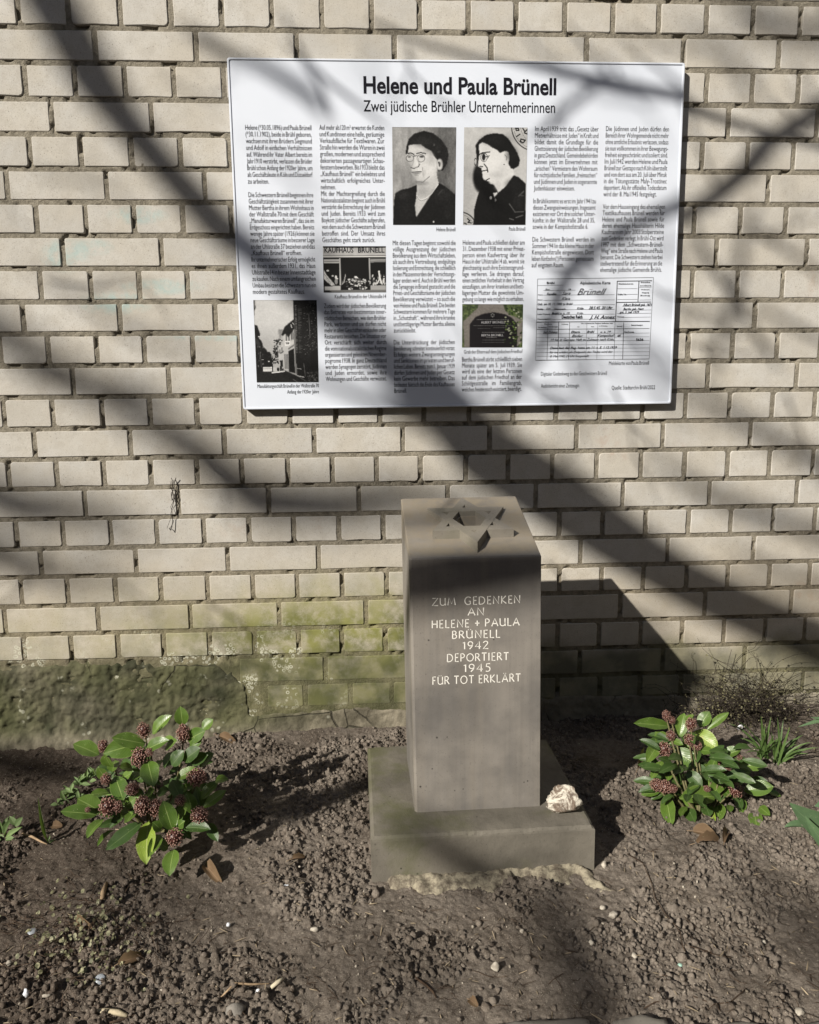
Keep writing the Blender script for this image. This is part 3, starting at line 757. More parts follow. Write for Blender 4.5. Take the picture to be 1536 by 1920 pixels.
# --- lettering
tc = bpy.data.curves.new('lettering', 'FONT'); tobj = bpy.data.objects.new('lettering', tc); tc.resolution_u = 2
_cache = {}
def word(txt, bold=0.0, shear=0.0, res=2):
    key = (txt, bold, shear, res)
    if key not in _cache:
        tc.body = txt; tc.offset = bold; tc.shear = shear; tc.resolution_u = res; tc.size = 1
        me = tobj.to_mesh(); v = np.array([q.co[:2] for q in me.vertices]) if len(me.vertices) else np.zeros((0, 2))
        f = [list(p.vertices) for p in me.polygons]; tobj.to_mesh_clear()
        _cache[key] = (v, f, v[:, 0].min() if len(v) else 0, v[:, 0].max() if len(v) else 0)
    return _cache[key]
vH = word('H'); CAPH = vH[0][:, 1].max()
class TX:
    def __init__(s, y): s.mb = MB(); s.y = y
    def put(s, txt, x, z, size, sx, bold=0, shear=0, res=2, rot=0):
        v, f, a, b = word(txt, bold, shear, res); c, q = math.cos(rot), math.sin(rot)
        s.mb.add([(x + ((p[0] - a) * sx * c - p[1] * q) * size, s.y, z + ((p[0] - a) * sx * q + p[1] * c) * size) for p in v], f)
        return (b - a) * sx * size
    def line(s, txt, x0, x1, z, cap, justify=True, right=False, sx=.66, bold=0, shear=0, res=2):
        size = cap / CAPH; ws = txt.split(' ')
        W_ = [(word(w, bold, shear, res)[3] - word(w, bold, shear, res)[2]) for w in ws]
        gap = .26
        nat = sum(W_) * sx * size + gap * size * sx * 1.25 * (len(ws) - 1)
        if justify and len(ws) > 1:
            g = (x1 - x0 - sum(W_) * sx * size) / (len(ws) - 1)
            mn = gap * size * .60
            if g < mn:
                sx = (x1 - x0 - mn * (len(ws) - 1)) / (sum(W_) * size); g = mn
        else:
            if nat > (x1 - x0): sx *= (x1 - x0) / nat; nat = x1 - x0
            g = gap * size * sx * 1.25
            if right: x0 = x1 - nat
        for w, l in zip(ws, W_):
            s.put(w, x0, z, size, sx, bold, shear, res); x0 += l * sx * size + g
TY = BY - .0006
def bp(px, py): p = atY(px, py, TY); return p[0], p[2]
def block(name, lines, tl, bl_, wid, y1=None, last_free=True, free=()):
    """tl=(x0,x1,y) of the first line, bl_=(x0,x1,y) of the last line (pixel centres of the x-height)"""
    t = TX(TY); n = len(lines)
    for i, ln in enumerate(lines):
        f = i / max(1, n - 1); xa = tl[0] + (bl_[0] - tl[0]) * f; xb = tl[1] + (bl_[1] - tl[1]) * f; y = tl[2] + (bl_[2] - tl[2]) * f
        X0, Z0 = bp(xa, y + 3.1); X1, _ = bp(xb, y + 3.1)
        t.line(ln, X0, X1, Z0, .0120, justify=not (i == n - 1 and last_free) and i not in free, bold=-.002)
    obj(name, mesh(name, bl(t.mb.v), t.mb.f), MAT['ink'], BD)
block('printed_text', ["Helene (*30.05.1896) und Paula Brünell", "(*30.11.1902), beide in Brühl geboren,", "wachsen mit ihren Brüdern Siegmund", "und Adolf in einfachen Verhältnissen", "auf. Während ihr Vater Albert bereits im", "Jahr 1910 verstirbt, verlassen die Brüder", "Brühl schon Anfang der 1920er Jahre, um", "als Geschäftsleute in Köln und Düsseldorf", "zu arbeiten."], (460, 584, 240), (465, 586.5, 341), 0)
block('printed_text', ["Die Schwestern Brünell beginnen ihre", "Geschäftstätigkeit zusammen mit ihrer", "Mutter Bertha in ihrem Wohnhaus in", "der Wallstraße 70 mit dem Geschäft", "„Manufakturwaren Brünell“, das sie im", "Erdgeschoss eingerichtet haben. Bereits", "wenige Jahre später (1926) können sie", "neue Geschäftsräume in besserer Lage", "an der Uhlstraße 37 beziehen und das", "„Kaufhaus Brünell“ eröffnen.", "Ihr unternehmerischer Erfolg ermöglicht", "es ihnen außerdem 1931, das Haus", "Uhlstraße 14 in bester Innenstadtlage", "zu kaufen. Nach einem umfangreichen", "Umbau besitzen die Schwestern nun ein", "modern gestaltetes Kaufhaus."], (466, 587.5, 366.4), (474.5, 593, 548), 0, free=(9,))
block('printed_text', ["Auf mehr als 120 m² erwartet die Kunden", "und Kundinnen eine helle, geräumige", "Verkaufsfläche für Textilwaren. Zur", "Straße hin werden die Waren in zwei", "großen, modernen und ansprechend", "dekorierten passagenartigen Schau-", "fenstern beworben. Bis 1933 bleibt das", "„Kaufhaus Brünell“ ein beliebtes und", "wirtschaftlich erfolgreiches Unter-", "nehmen.", "Mit der Machtergreifung durch die", "Nationalsozialisten beginnt auch in Brühl", "verstärkt die Entrechtung der Jüdinnen", "und Juden. Bereits 1933 wird zum", "Boykott jüdischer Geschäfte aufgerufen,", "von dem auch die Schwestern Brünell", "betroffen sind. Der Umsatz ihres", "Geschäftes geht stark zurück."], (599, 720.5, 240), (604.5, 722.5, 451), 0, free=(9,))
block('printed_text', ["Zudem wird der jüdischen Bevölkerung", "das Betreten von bestimmten inner-", "städtischen Bereichen, wie dem Brühler", "Park, verboten und sie dürfen nicht", "mehr in allen Geschäften einkaufen oder", "Restaurants besuchen. Die Situation vor", "Ort verschärft sich weiter durch", "die vom nationalsozialistischen Regime", "organisierten und gelenkten November-", "pogrome 1938. In ganz Deutschland", "werden Synagogen zerstört, Jüdinnen", "und Juden ermordet, sowie ihre", "Wohnungen und Geschäfte verwüstet."], (607.7, 724, 574.6), (611, 725, 711.6), 0)
block('printed_text', ["Mit diesen Tagen beginnt sowohl die", "völlige Ausgrenzung der jüdischen", "Bevölkerung aus dem Wirtschaftsleben,", "als auch ihre Vertreibung, endgültige", "Isolierung und Entrechtung, die schließlich", "in den Massenmorden der Vernichtungs-", "lager enden wird. Auch in Brühl werden", "die Synagoge in Brand gesteckt und die", "Privat- und Geschäftsräume der jüdischen", "Bevölkerung verwüstet – so auch die", "von Helene und Paula Brünell. Die beiden", "Schwestern kommen für mehrere Tage", "in „Schutzhaft“, während ihre kranke", "und bettlägerige Mutter Bertha alleine", "zurückbleibt."], (736.6, 854.5, 456.6), (738.5, 853, 620.5), 0)
block('printed_text', ["Die Unterdrückung der jüdischen", "Bevölkerung schreitet kontinuierlich voran:", "Es folgen weitere Zwangsenteignungen", "und Sanktionen im privaten und beruf-", "lichen Leben. Bereits zum 1. Januar 1939", "dürfen Jüdinnen und Juden per Gesetz", "kein Gewerbe mehr betreiben. Das", "bedeutet faktisch das Ende des Kaufhauses", "Brünell."], (738.6, 853, 643), (739.5, 852.5, 733.7), 0)
block('printed_text', ["Helene und Paula schließen daher am", "31. Dezember 1938 mit einer Privat-", "person einen Kaufvertrag über ihr", "Haus in der Uhlstraße 14 ab, womit sie", "gleichzeitig auch ihre Existenzgrund-", "lage verlieren. Sie drängen darauf,", "einen zeitlichen Vorbehalt in den Vertrag", "einzufügen, um ihrer kranken und bett-", "lägerigen Mutter die gewohnte Um-", "gebung so lange wie möglich zu erhalten."], (868, 984, 455.8), (867, 982, 561.8), 0, last_free=False)
block('printed_text', ["Bertha Brünell stirbt schließlich sieben", "Monate später am 5. Juli 1939. Sie", "wird als eine der letzten Personen", "auf dem jüdischen Friedhof an der", "Schildgesstraße im Familiengrab,", "welches heute noch existiert, beerdigt."], (866.5, 979, 675), (866, 978, 731), 0, last_free=False)
block('printed_text', ["Im April 1939 tritt das „Gesetz über", "Mietverhältnisse mit Juden“ in Kraft und", "bildet damit die Grundlage für die", "Ghettoisierung der jüdischen Bevölkerung", "in ganz Deutschland. Gemeindebehörden", "können jetzt im Einvernehmen mit", "„arischen“ Vermietern den Wohnraum", "für nichtjüdische Familien „freimachen“", "und Jüdinnen und Juden in sogenannte", "Judenhäuser einweisen."], (1003.5, 1122.5, 242.4), (1001, 1119, 353.9), 0)
block('printed_text', ["In Brühl kommt es erst im Jahr 1941 zu", "diesen Zwangseinweisungen. Insgesamt", "existieren vor Ort drei solcher Unter-", "künfte: in der Wallstraße 28 und 35,", "sowie in der Kempishofstraße 6."], (1000, 1117.5, 378), (999, 1115, 426), 0)
block('printed_text', ["Die Schwestern Brünell werden im", "Sommer 1941 in das kleine Haus in der", "Kempishofstraße eingewiesen. Dort", "leben fünfzehn(!) Personen gemeinsam", "auf engstem Raum."], (998.5, 1114.5, 450), (997, 1112.5, 498), 0)
block('printed_text', ["Die Jüdinnen und Juden dürfen den", "Bereich ihrer Wohngemeinde nicht mehr", "ohne amtliche Erlaubnis verlassen, sodass", "sie nun vollkommen in ihrer Bewegungs-", "freiheit eingeschränkt und isoliert sind.", "Im Juli 1942 werden Helene und Paula", "Brünell zur Gestapo nach Köln überstellt", "und von dort aus am 20. Juli über Minsk", "in die Tötungsstätte Maly-Trostinec", "deportiert. Als ihr offizielles Todesdatum", "wird der 8. Mai 1945 festgelegt."], (1136.5, 1254.5, 242.4), (1131.5, 1249, 365), 0)
block('printed_text', ["Vor dem Hauseingang des ehemaligen", "Textilkaufhauses Brünell werden für", "Helene und Paula Brünell sowie für", "deren ehemalige Haushälterin Hilde", "Kaufmann im Jahr 2003 Stolpersteine", "zum Gedenken verlegt. In Brühl-Ost wird", "1997 mit dem „Schwestern-Brünell-", "Weg“ eine Straße nach Helene und Paula", "benannt. Die Schwestern stehen hierbei", "stellvertretend für die Erinnerung an die", "ehemalige jüdische Gemeinde Brühls."], (1130.5, 1247, 388.5), (1125.5, 1241, 506.8), 0)
tt = TX(TY)
def single(txt, x0, x1, y, cap, right=False, fit=True, bold=0, sx=.66, t=tt, res=2, just=True):
    t = TX(TY); X0, Z0 = bp(x0, y); X1, _ = bp(x1, y); t.line(txt, X0, X1, Z0, cap, justify=just, right=right, sx=sx, bold=bold - .003, res=res)
    obj('caption', mesh('caption', bl(t.mb.v), t.mb.f), MAT['ink'], BD)
def fitted(txt, x0, x1, y, cap, bold, t):
    X0, Z0 = bp(x0, y); X1, _ = bp(x1, y); size = cap / CAPH; v = word(txt, bold, 0, 4)
    t.put(txt, X0, Z0, size, (X1 - X0) / ((v[3] - v[2]) * size), bold, 0, 4)
ti = TX(TY)
fitted("Helene und Paula Brünell", 682, 1043, 174, .0385, .025, ti)
obj('title', mesh('title', bl(ti.mb.v), ti.mb.f), MAT['ink'], BD)
ti = TX(TY)
fitted("Zwei jüdische Brühler Unternehmerinnen", 682, 1041, 208.5, .0265, .004, ti)
obj('subtitle', mesh('subtitle', bl(ti.mb.v), ti.mb.f), MAT['ink'], BD)
single("Manufakturgeschäft Brünell in der Wallstraße 70", 483, 598, 727.5, .0098)
single("Anfang der 1920er Jahre", 500, 598, 738.5, .0098, right=True, just=False, sx=.6)
single("Kaufhaus Brünell in der Uhlstraße 14", 628, 724, 559.5, .0098)
single("Helene Brünell", 800, 854, 433.5, .0098, right=True, just=False, sx=.6)
single("Paula Brünell", 930, 985, 432.5, .0098, right=True, just=False, sx=.6)
single("Grab der Eltern auf dem Jüdischen Friedhof", 870, 980, 663, .0098)
single("Meldekarte von Paula Brünell", 1142, 1217, 684.5, .0105)
single("Digitaler Gedenkweg zu den Geschwistern Brünell", 1014.5, 1138, 704.5, .0105)
single("Audiobericht einer Zeitzeugin", 1014.5, 1086, 727, .0105)
single("Quelle: Stadtarchiv Brühl 2022", 1147, 1228.5, 730.5, .0105, bold=.004)


# --- printed pictures: fine coloured grids
def poly_mask(P, w, h, soft=0):
    X, Y = np.meshgrid(np.arange(w) + .5, np.arange(h) + .5); inside = np.zeros((h, w), bool)
    for i in range(len(P)):
        x1, y1 = P[i]; x2, y2 = P[(i + 1) % len(P)]
        c = ((y1 > Y) != (y2 > Y)); 
        with np.errstate(divide='ignore', invalid='ignore'): xi = (x2 - x1) * (Y - y1) / (y2 - y1 + 1e-12) + x1
        inside ^= c & (X < xi)
    m_ = inside.astype(float)
    for _ in range(soft):
        m_ = (m_ + np.roll(m_, 1, 0) + np.roll(m_, -1, 0) + np.roll(m_, 1, 1) + np.roll(m_, -1, 1)) / 5
    return m_
class Pic:
    def __init__(s, w, h, box, g=.5):
        s.w, s.h, s.b = w, h, box; s.a = np.full((h, w), g, float)
        s.X, s.Y = np.meshgrid((np.arange(w) + .5) / w * (box[2] - box[0]) + box[0], (np.arange(h) + .5) / h * (box[3] - box[1]) + box[1])
    def T(s, P): return [((x - s.b[0]) / (s.b[2] - s.b[0]) * s.w, (y - s.b[1]) / (s.b[3] - s.b[1]) * s.h) for x, y in P]
    def poly(s, P, g, soft=1, k=1.0):
        m_ = poly_mask(s.T(P), s.w, s.h, soft) * k; s.a = s.a * (1 - m_) + g * m_
    def ell(s, cx, cy, rx, ry, g, edge=.15, k=1.0):
        d = np.hypot((s.X - cx) / rx, (s.Y - cy) / ry); m_ = (1 - sstep(1 - edge, 1 + edge, d)) * k; s.a = s.a * (1 - m_) + g * m_
    def ring(s, cx, cy, rx, ry, t, g, k=1.0):
        d = np.hypot((s.X - cx) / rx, (s.Y - cy) / ry); m_ = (1 - sstep(0, t, np.abs(d - 1))) * k; s.a = s.a * (1 - m_) + g * m_
    def line(s, P, wd, g, k=1.0):
        for (x1, y1), (x2, y2) in zip(P[:-1], P[1:]):
            dx, dy = x2 - x1, y2 - y1; L = dx * dx + dy * dy; t = np.clip(((s.X - x1) * dx + (s.Y - y1) * dy) / L, 0, 1)
            d = np.hypot(s.X - x1 - t * dx, s.Y - y1 - t * dy); m_ = (1 - sstep(wd * .5, wd * 1.1, d)) * k; s.a = s.a * (1 - m_) + g * m_
    def noise(s, sc, amp, seed, ay=1): s.a = s.a + amp * (fbm(s.X / sc, s.Y / sc * ay, 3, seed) - .5) * 2
    def build(s, name, corners, tint=(1, 1, 1)):
        """corners: pixels TL,TR,BR,BL"""
        C4 = [atY(x, y, TY) for x, y in corners]
        fu = np.linspace(0, 1, s.w + 1)[None, :, None]; fv = np.linspace(0, 1, s.h + 1)[:, None, None]
        V = (C4[0] * (1 - fu) + C4[1] * fu) * (1 - fv) + (C4[3] * (1 - fu) + C4[2] * fu) * fv
        V = V.reshape(-1, 3) - np.array(BO); nx = s.w + 1
        i = np.arange(s.w)[None, :] + nx * np.arange(s.h)[:, None]
        Q = np.stack([i + nx, i + nx + 1, i + 1, i], -1).reshape(-1, 4)
        me = mesh(name, V, Q); g = np.clip(s.a, .0, 1) ** 2.0 * .62 + .006
        ca = me.color_attributes.new('Col', 'FLOAT_COLOR', 'CORNER')
        cc = np.ones((s.h * s.w, 4, 4), np.float32)
        for c in range(3): cc[:, :, c] = (g * tint[c]).reshape(-1, 1)
        if hasattr(s, 'rgb'): cc[:, :, :3] = (np.clip(s.rgb, 0, 1) ** 2.0 * .62 + .006).reshape(-1, 1, 3)
        ca.data.foreach_set('color', cc.ravel())
        return obj(name, me, MAT['print'], BD)
# portrait one
p = Pic(110, 168, (50, 75, 1200, 1840), .56)
p.a += .10 * (1 - sstep(50, 620, p.X)) - .16 * sstep(560, 1000, p.X); p.noise(60, .09, 1, .35); p.noise(240, .10, 2, .5)
p.poly([(490, 1110), (480, 1330), (455, 1500), (480, 1700), (720, 1330), (900, 1080), (880, 1040), (850, 900), (840, 640), (560, 640), (500, 1050)], .80, 1)   # neck
p.poly([(300, 560), (330, 380), (600, 370), (800, 520), (860, 640), (850, 860), (820, 900), (690, 1010), (600, 1060), (520, 1055), (440, 990), (400, 900), (385, 780), (300, 640)], .84, 2)
p.ell(660, 800, 170, 190, .93, .6, .8); p.ell(440, 980, 60, 60, .62, .8, .7); p.ell(350, 760, 50, 90, .62, .8, .6); p.ell(560, 1080, 120, 40, .5, .7, .7); p.ell(600, 1230, 110, 90, .62, .8, .7)
p.ell(470, 450, 110, 60, .9, .8, .6)
p.poly([(290, 565), (300, 430), (345, 290), (440, 190), (620, 140), (780, 180), (930, 290), (1040, 450), (1065, 560), (1040, 720), (960, 855), (870, 860), (960, 720), (950, 650), (860, 650), (800, 590), (760, 500), (640, 440), (570, 385), (440, 380), (345, 400), (330, 540)], .06, 1)
p.ell(910, 740, 55, 100, .86, .3); p.line([(885, 700), (905, 760)], 14, .2); p.ell(905, 735, 18, 46, .35, .4)
p.ring(365, 630, 65, 62, .16, .22, .9); p.ring(565, 630, 70, 66, .15, .25, .9); p.line([(435, 590), (490, 585)], 9, .15); p.line([(640, 600), (810, 605)], 6, .95, .7)
p.line([(335, 545), (380, 535), (440, 560)], 13, .1); p.line([(490, 545), (560, 528), (650, 545)], 12, .15)
p.ell(355, 605, 30, 18, .38, .6); p.ell(580, 600, 38, 20, .25, .6)
p.line([(440, 620), (420, 730), (385, 790)], 9, .55, .6); p.line([(385, 800), (440, 812), (520, 780), (540, 740)], 13, .3, .8); p.line([(520, 640), (530, 760)], 14, .5, .5)
p.line([(400, 880), (470, 878), (570, 872)], 12, .25, .9); p.ell(480, 905, 70, 18, .55, .6); p.line([(590, 790), (610, 960)], 10, .55, .6)
p.line([(440, 930), (520, 945)], 10, .5, .6); p.line([(470, 1050), (600, 1060), (720, 960)], 12, .45, .7)
p.poly([(50, 1840), (70, 1400), (100, 1260), (200, 1200), (350, 1170), (490, 1110), (480, 1330), (450, 1480), (478, 1705), (700, 1370), (900, 1075), (1000, 1130), (1200, 1290), (1200, 1840)], .045, 1)
p.line([(490, 1300), (520, 1360), (570, 1385), (660, 1350), (760, 1270), (880, 1100)], 10, .92); p.line([(495, 1318), (530, 1380), (580, 1400), (680, 1360)], 5, .3, .7)
p.line([(880, 1290), (960, 1200)], 14, .3, .7); p.line([(900, 1250), (990, 1195)], 10, .25, .7); p.ell(800, 1785, 14, 18, .75); p.ell(805, 390, 14, 22, .5); p.ell(890, 510, 30, 22, .18)
p.line([(1000, 1180), (1000, 1320)], 5, .2, .7); p.line([(1030, 1180), (1035, 1330)], 5, .2, .7); p.ell(600, 330, 170, 80, .17, .9, .6); p.ell(820, 420, 150, 110, .13, .9, .6); p.ell(990, 620, 50, 150, .12, .9, .6)
p.ell(250, 1290, 120, 70, .15, .9, .7); p.ell(980, 1300, 170, 110, .14, .9, .7); p.ell(1080, 1600, 90, 140, .11, .9, .7); p.ell(300, 1600, 120, 180, .09, .9, .6)
p.ell(700, 700, 90, 60, .80, .9, .5); p.ell(760, 640, 60, 90, .70, .9, .5); p.ell(480, 700, 34, 90, .95, .7, .7); p.ell(400, 690, 30, 60, .70, .8, .5); p.ell(620, 900, 30, 90, .74, .9, .5)
p.noise(26, .05, 19); p.noise(12, .035, 9)
p.build('portrait_photograph', ((735.5, 238), (855.5, 238.5), (853.5, 421.5), (737.2, 421.5)))
# portrait two
p = Pic(110, 168, (90, 75, 1235, 1835), .80)
p.a -= .10 * (1 - sstep(90, 500, p.X)) * sstep(200, 900, p.Y); p.noise(90, .05, 3)
p.ell(390, 960, 130, 260, .05, .25); p.ell(440, 1100, 120, 150, .05, .3)
p.poly([(500, 1020), (640, 1080), (700, 1200), (730, 1250), (850, 1150), (1000, 980), (1005, 900), (960, 780), (900, 560), (600, 560)], .90, 1)
p.poly([(355, 380), (420, 340), (560, 380), (720, 480), (900, 500), (910, 620), (890, 740), (860, 900), (760, 980), (560, 1020), (490, 1030), (440, 990), (425, 880), (430, 860), (415, 830), (410, 800), (350, 775), (345, 720), (380, 600), (350, 500)], .92, 1)
p.ell(690, 930, 110, 60, .76, .8, .7)
p.poly([(300, 395), (360, 300), (480, 210), (640, 178), (790, 195), (890, 270), (980, 400), (1060, 530), (1110, 650), (1090, 760), (1000, 815), (950, 810), (900, 720), (915, 620), (900, 520), (830, 495), (740, 530), (700, 480), (590, 430), (520, 375), (420, 335), (360, 385), (370, 560), (345, 740), (330, 700), (315, 560)], .03, 1)
p.ell(865, 610, 50, 110, .92, .25); p.line([(830, 560), (870, 600), (860, 660)], 8, .55); p.ell(822, 738, 16, 9, .2)
p.line([(370, 560), (420, 530), (560, 510)], 13, .12); p.ell(450, 605, 32, 62, .08, .3); p.ring(455, 610, 60, 75, .14, .12); p.line([(490, 600), (550, 580)], 10, .15); p.line([(500, 640), (540, 600)], 8, .3)
p.ring(300, 690, 22, 60, .3, .15); p.line([(460, 730), (510, 790), (530, 870)], 14, .15); p.line([(385, 770), (435, 775)], 12, .2); p.line([(430, 855), (520, 838)], 11, .08); p.line([(500, 1020), (560, 990)], 12, .2)
p.poly([(280, 1835), (290, 1550), (350, 1300), (400, 1180), (480, 1060), (640, 1100), (700, 1190), (720, 1250), (860, 1130), (1000, 930), (1100, 970), (1220, 1080), (1235, 1835)], .03, 1)
p.poly([(630, 1250), (700, 1240), (720, 1250), (655, 1330)], .9, 1); p.ell(590, 1340, 22, 30, .6); p.ell(675, 1380, 16, 30, .45)
for a, b in (((930, 1450), (1040, 1600)), ((1040, 1600), (1190, 1590)), ((1100, 1310), (1190, 1220)), ((1110, 1290), (1180, 1300)), ((940, 1720), (1010, 1740)), ((1060, 1700), (1180, 1660))): p.line([a, b], 13, .38, .8)
p.ring(1400, 40, 455, 455, .035, .05); p.ring(1400, 40, 415, 415, .012, .15); p.ring(1400, 40, 290, 300, .015, .2)
for q in ([(1020, 90), (1070, 90), (1080, 125), (1035, 130), (1020, 90)], [(1040, 235), (1100, 195)], [(1120, 280), (1200, 300), (1160, 350), (1110, 320), (1120, 280)], [(1150, 90), (1190, 150), (1230, 110)], [(1180, 170), (1240, 190)]): p.line(q, 14, .08)
p.ring(30, 1900, 300, 300, .06, .05); p.ring(30, 1900, 255, 255, .02, .2)
for q in ([(170, 1720), (210, 1760), (180, 1790), (240, 1800)], [(110, 1800), (150, 1820)]): p.line(q, 14, .1)
p.ell(650, 300, 200, 80, .09, .9, .7); p.ell(960, 560, 90, 120, .08, .9, .7); p.ell(500, 450, 80, 50, .80, .9, .6); p.ell(600, 700, 110, 90, .97, .9, .6); p.ell(800, 850, 90, 90, .80, .9, .5); p.ell(720, 1120, 60, 80, .78, .9, .6)
p.ell(1100, 1400, 110, 200, .14, .9, .6); p.ell(600, 1550, 160, 140, .07, .9, .6); p.ell(1000, 1100, 120, 90, .09, .9, .7)
p.noise(26, .035, 18); p.noise(11, .03, 29)
p.build('portrait_photograph', ((870.5, 238.5), (989.3, 239), (985.5, 421.5), (868.5, 421.5)))
# shop front
p = Pic(124, 90, (65, 75, 1465, 1100), .04); rg = random.Random(4)
p.poly([(65, 75), (1465, 75), (1465, 100), (65, 100)], .05, 0); p.poly([(65, 105), (1465, 105), (1465, 290), (65, 290)], .74, 0); p.a += .10 * ((p.Y > 105) & (p.Y < 290)) * (fbm(p.X / 130, p.Y / 90, 2, 7) - .6) * 2
p.line([(65, 288), (1465, 284)], 12, .35); p.line([(65, 308), (1465, 304)], 16, .9)
p.poly([(75, 355), (435, 355), (435, 445), (75, 450)], .74, 1); p.line([(80, 408), (430, 405)], 8, .35); p.poly([(1110, 345), (1465, 345), (1465, 430), (1110, 435)], .50, 1); p.line([(1110, 385), (1460, 375)], 8, .75, .6)
p.line([(437, 350), (442, 930)], 20, .72); p.line([(1095, 350), (1108, 900)], 20, .66)
p.poly([(75, 580), (130, 700), (330, 940), (240, 950), (75, 800)], .86, 1); p.line([(90, 690), (230, 900)], 8, .35, .7); p.line([(120, 780), (220, 930)], 6, .45, .7); p.line([(150, 760), (290, 930)], 5, .5, .7)
p.ell(165, 612, 30, 20, .8); p.ell(272, 730, 26, 16, .75); p.ell(345, 760, 26, 42, .88); p.ell(350, 850, 34, 70, .55); p.ell(370, 790, 22, 16, .9)
p.poly([(560, 660), (570, 740), (500, 900), (455, 910), (520, 800)], .38, 1); p.line([(560, 700), (530, 860), (470, 930)], 7, .75)
p.poly([(85, 965), (450, 950), (450, 1050), (90, 1050)], .80, 1); p.poly([(1120, 945), (1465, 945), (1465, 1050), (1120, 1050)], .66, 1)
for q in range(150):
    x = rg.gauss(800, 150); y = rg.uniform(800, 1030) - 60 * math.exp(-((x - 790) / 60) ** 2)
    if 470 < x < 1110: p.ell(x, y, rg.uniform(12, 26), rg.uniform(10, 22), rg.choice((.1, .3, .55, .8, .95)), .35, .9)
p.ell(790, 760, 30, 24, .9)
for q in range(60): p.ell(rg.uniform(1130, 1460), rg.uniform(720, 930), rg.uniform(8, 16), rg.uniform(14, 34), rg.choice((.08, .3, .85, .9)), .35, .9)
p.ell(1310, 640, 22, 26, .92); p.line([(1315, 680), (1330, 790), (1370, 900)], 24, .92); p.line([(1320, 800), (1270, 900)], 18, .9); p.poly([(1150, 930), (1200, 860), (1240, 930)], .8, 1)
p.poly([(90, 1050), (1465, 1045), (1465, 1100), (90, 1100)], .45, 1); p.poly([(90, 1060), (200, 1060), (260, 1100), (90, 1100)], .12, 2)
lt = TX(BY - .0009)
p.build('shop_photograph', ((605.5, 461.5), (723.5, 461.5), (724, 548), (607, 548.5)))
a0, z0 = bp(608, 472.5); a1, _ = bp(664, 472.5)
def letters(txt, x0, x1, y, capmm, t, bold=.02):
    X0, Z0 = bp(x0, y); X1, _ = bp(x1, y); v = word(txt, bold, 0, 2); size = capmm / CAPH; t.put(txt, X0, Z0, size, (X1 - X0) / ((v[3] - v[2]) * size), bold)
letters("KAUFHAUS", 608.5, 663, 473.5, .0125, lt); letters("BRÜNELL", 671.5, 721, 473.5, .0125, lt)
obj('shop_lettering', mesh('shop_lettering', bl(lt.mb.v), lt.mb.f), MAT['ink'], BD)
# street
p = Pic(118, 152, (92, 80, 1425, 1830), .86); rg = random.Random(8)
p.a -= .14 * sstep(500, 1150, p.Y) + .03 * sstep(600, 100, p.X); p.noise(160, .03, 6)
p.poly([(92, 80), (125, 80), (135, 250), (110, 290), (100, 400), (92, 400)], .2, 1); p.line([(105, 90), (122, 240)], 9, .5)
p.poly([(92, 600), (150, 610), (205, 790), (210, 850), (170, 870), (240, 960), (255, 1050), (330, 1140), (340, 1170), (400, 1180), (430, 1230), (450, 1500), (240, 1500), (235, 1600), (92, 1640)], .07, 1)
p.poly([(92, 880), (150, 900), (200, 1010), (160, 1060), (92, 980)], .22, 1, .7); p.line([(165, 850), (205, 850), (212, 820)], 10, .8)
for q in range(26): p.ell(rg.uniform(110, 260), rg.uniform(1050, 1500), 9, 20, rg.choice((.2, .35, .55)), .5, .7)
p.ell(368, 1378, 16, 12, .9); p.ell(240, 1340, 22, 9, .6); p.line([(190, 1180), (205, 1500)], 9, .35, .7)
p.poly([(585, 690), (690, 690), (690, 800), (700, 930), (600, 930), (580, 800)], .72, 1); p.poly([(600, 700), (690, 700), (640, 900), (610, 860)], .5, 2, .8)
for q in range(120):
    x = rg.gauss(535, 45); y = rg.uniform(900, 1420); p.ell(x - (y - 1150) * .10, y, rg.uniform(10, 26), rg.uniform(8, 22), rg.choice((.05, .08, .08, .14, .7)), .4, .9)
p.poly([(600, 1080), (690, 1010), (700, 1500), (600, 1500), (570, 1300)], .82, 1); p.poly([(605, 1130), (625, 1110), (628, 1200), (606, 1210)], .35, 1); p.poly([(645, 1080), (665, 1070), (668, 1160), (646, 1170)], .35, 1)
p.poly([(605, 1360), (665, 1350), (668, 1500), (610, 1500)], .12, 1); p.poly([(620, 1200), (690, 1150), (690, 1170), (620, 1225)], .15, 1)
p.poly([(700, 820), (940, 700), (940, 1080), (790, 1150), (790, 1560), (700, 1560)], .80, 1)
for x in (745, 800, 855, 895): p.poly([(x, 810 - (x - 745) * .3), (x + 24, 800 - (x - 745) * .3), (x + 22, 960 - (x - 745) * .35), (x, 970 - (x - 745) * .35)], .25, 1)
for x in (715, 745, 772): p.line([(x, 1230), (x, 1540)], 9, .25, .9)
p.poly([(655, 810), (730, 640), (940, 475), (940, 700), (800, 860), (735, 790), (690, 840)], .09, 1); p.line([(865, 600), (880, 660)], 14, .7); p.line([(900, 560), (935, 600)], 14, .6)
p.poly([(720, 950), (835, 945), (835, 1040), (725, 1045)], .95, 0); p.line([(740, 985), (770, 970), (820, 985)], 9, .3); p.line([(750, 1002), (812, 1002)], 9, .2)
p.poly([(795, 1160), (920, 1100), (930, 1640), (790, 1600)], .07, 1); p.poly([(790, 1100), (935, 1000), (935, 1040), (800, 1130)], .4, 1)
p.poly([(910, 700), (945, 690), (965, 1660), (925, 1670)], .62, 1); p.line([(935, 700), (945, 1640)], 7, .2)
p.poly([(925, 80), (1425, 80), (1445, 1830), (1190, 1830), (960, 1680), (945, 690), (930, 450)], .09, 1)
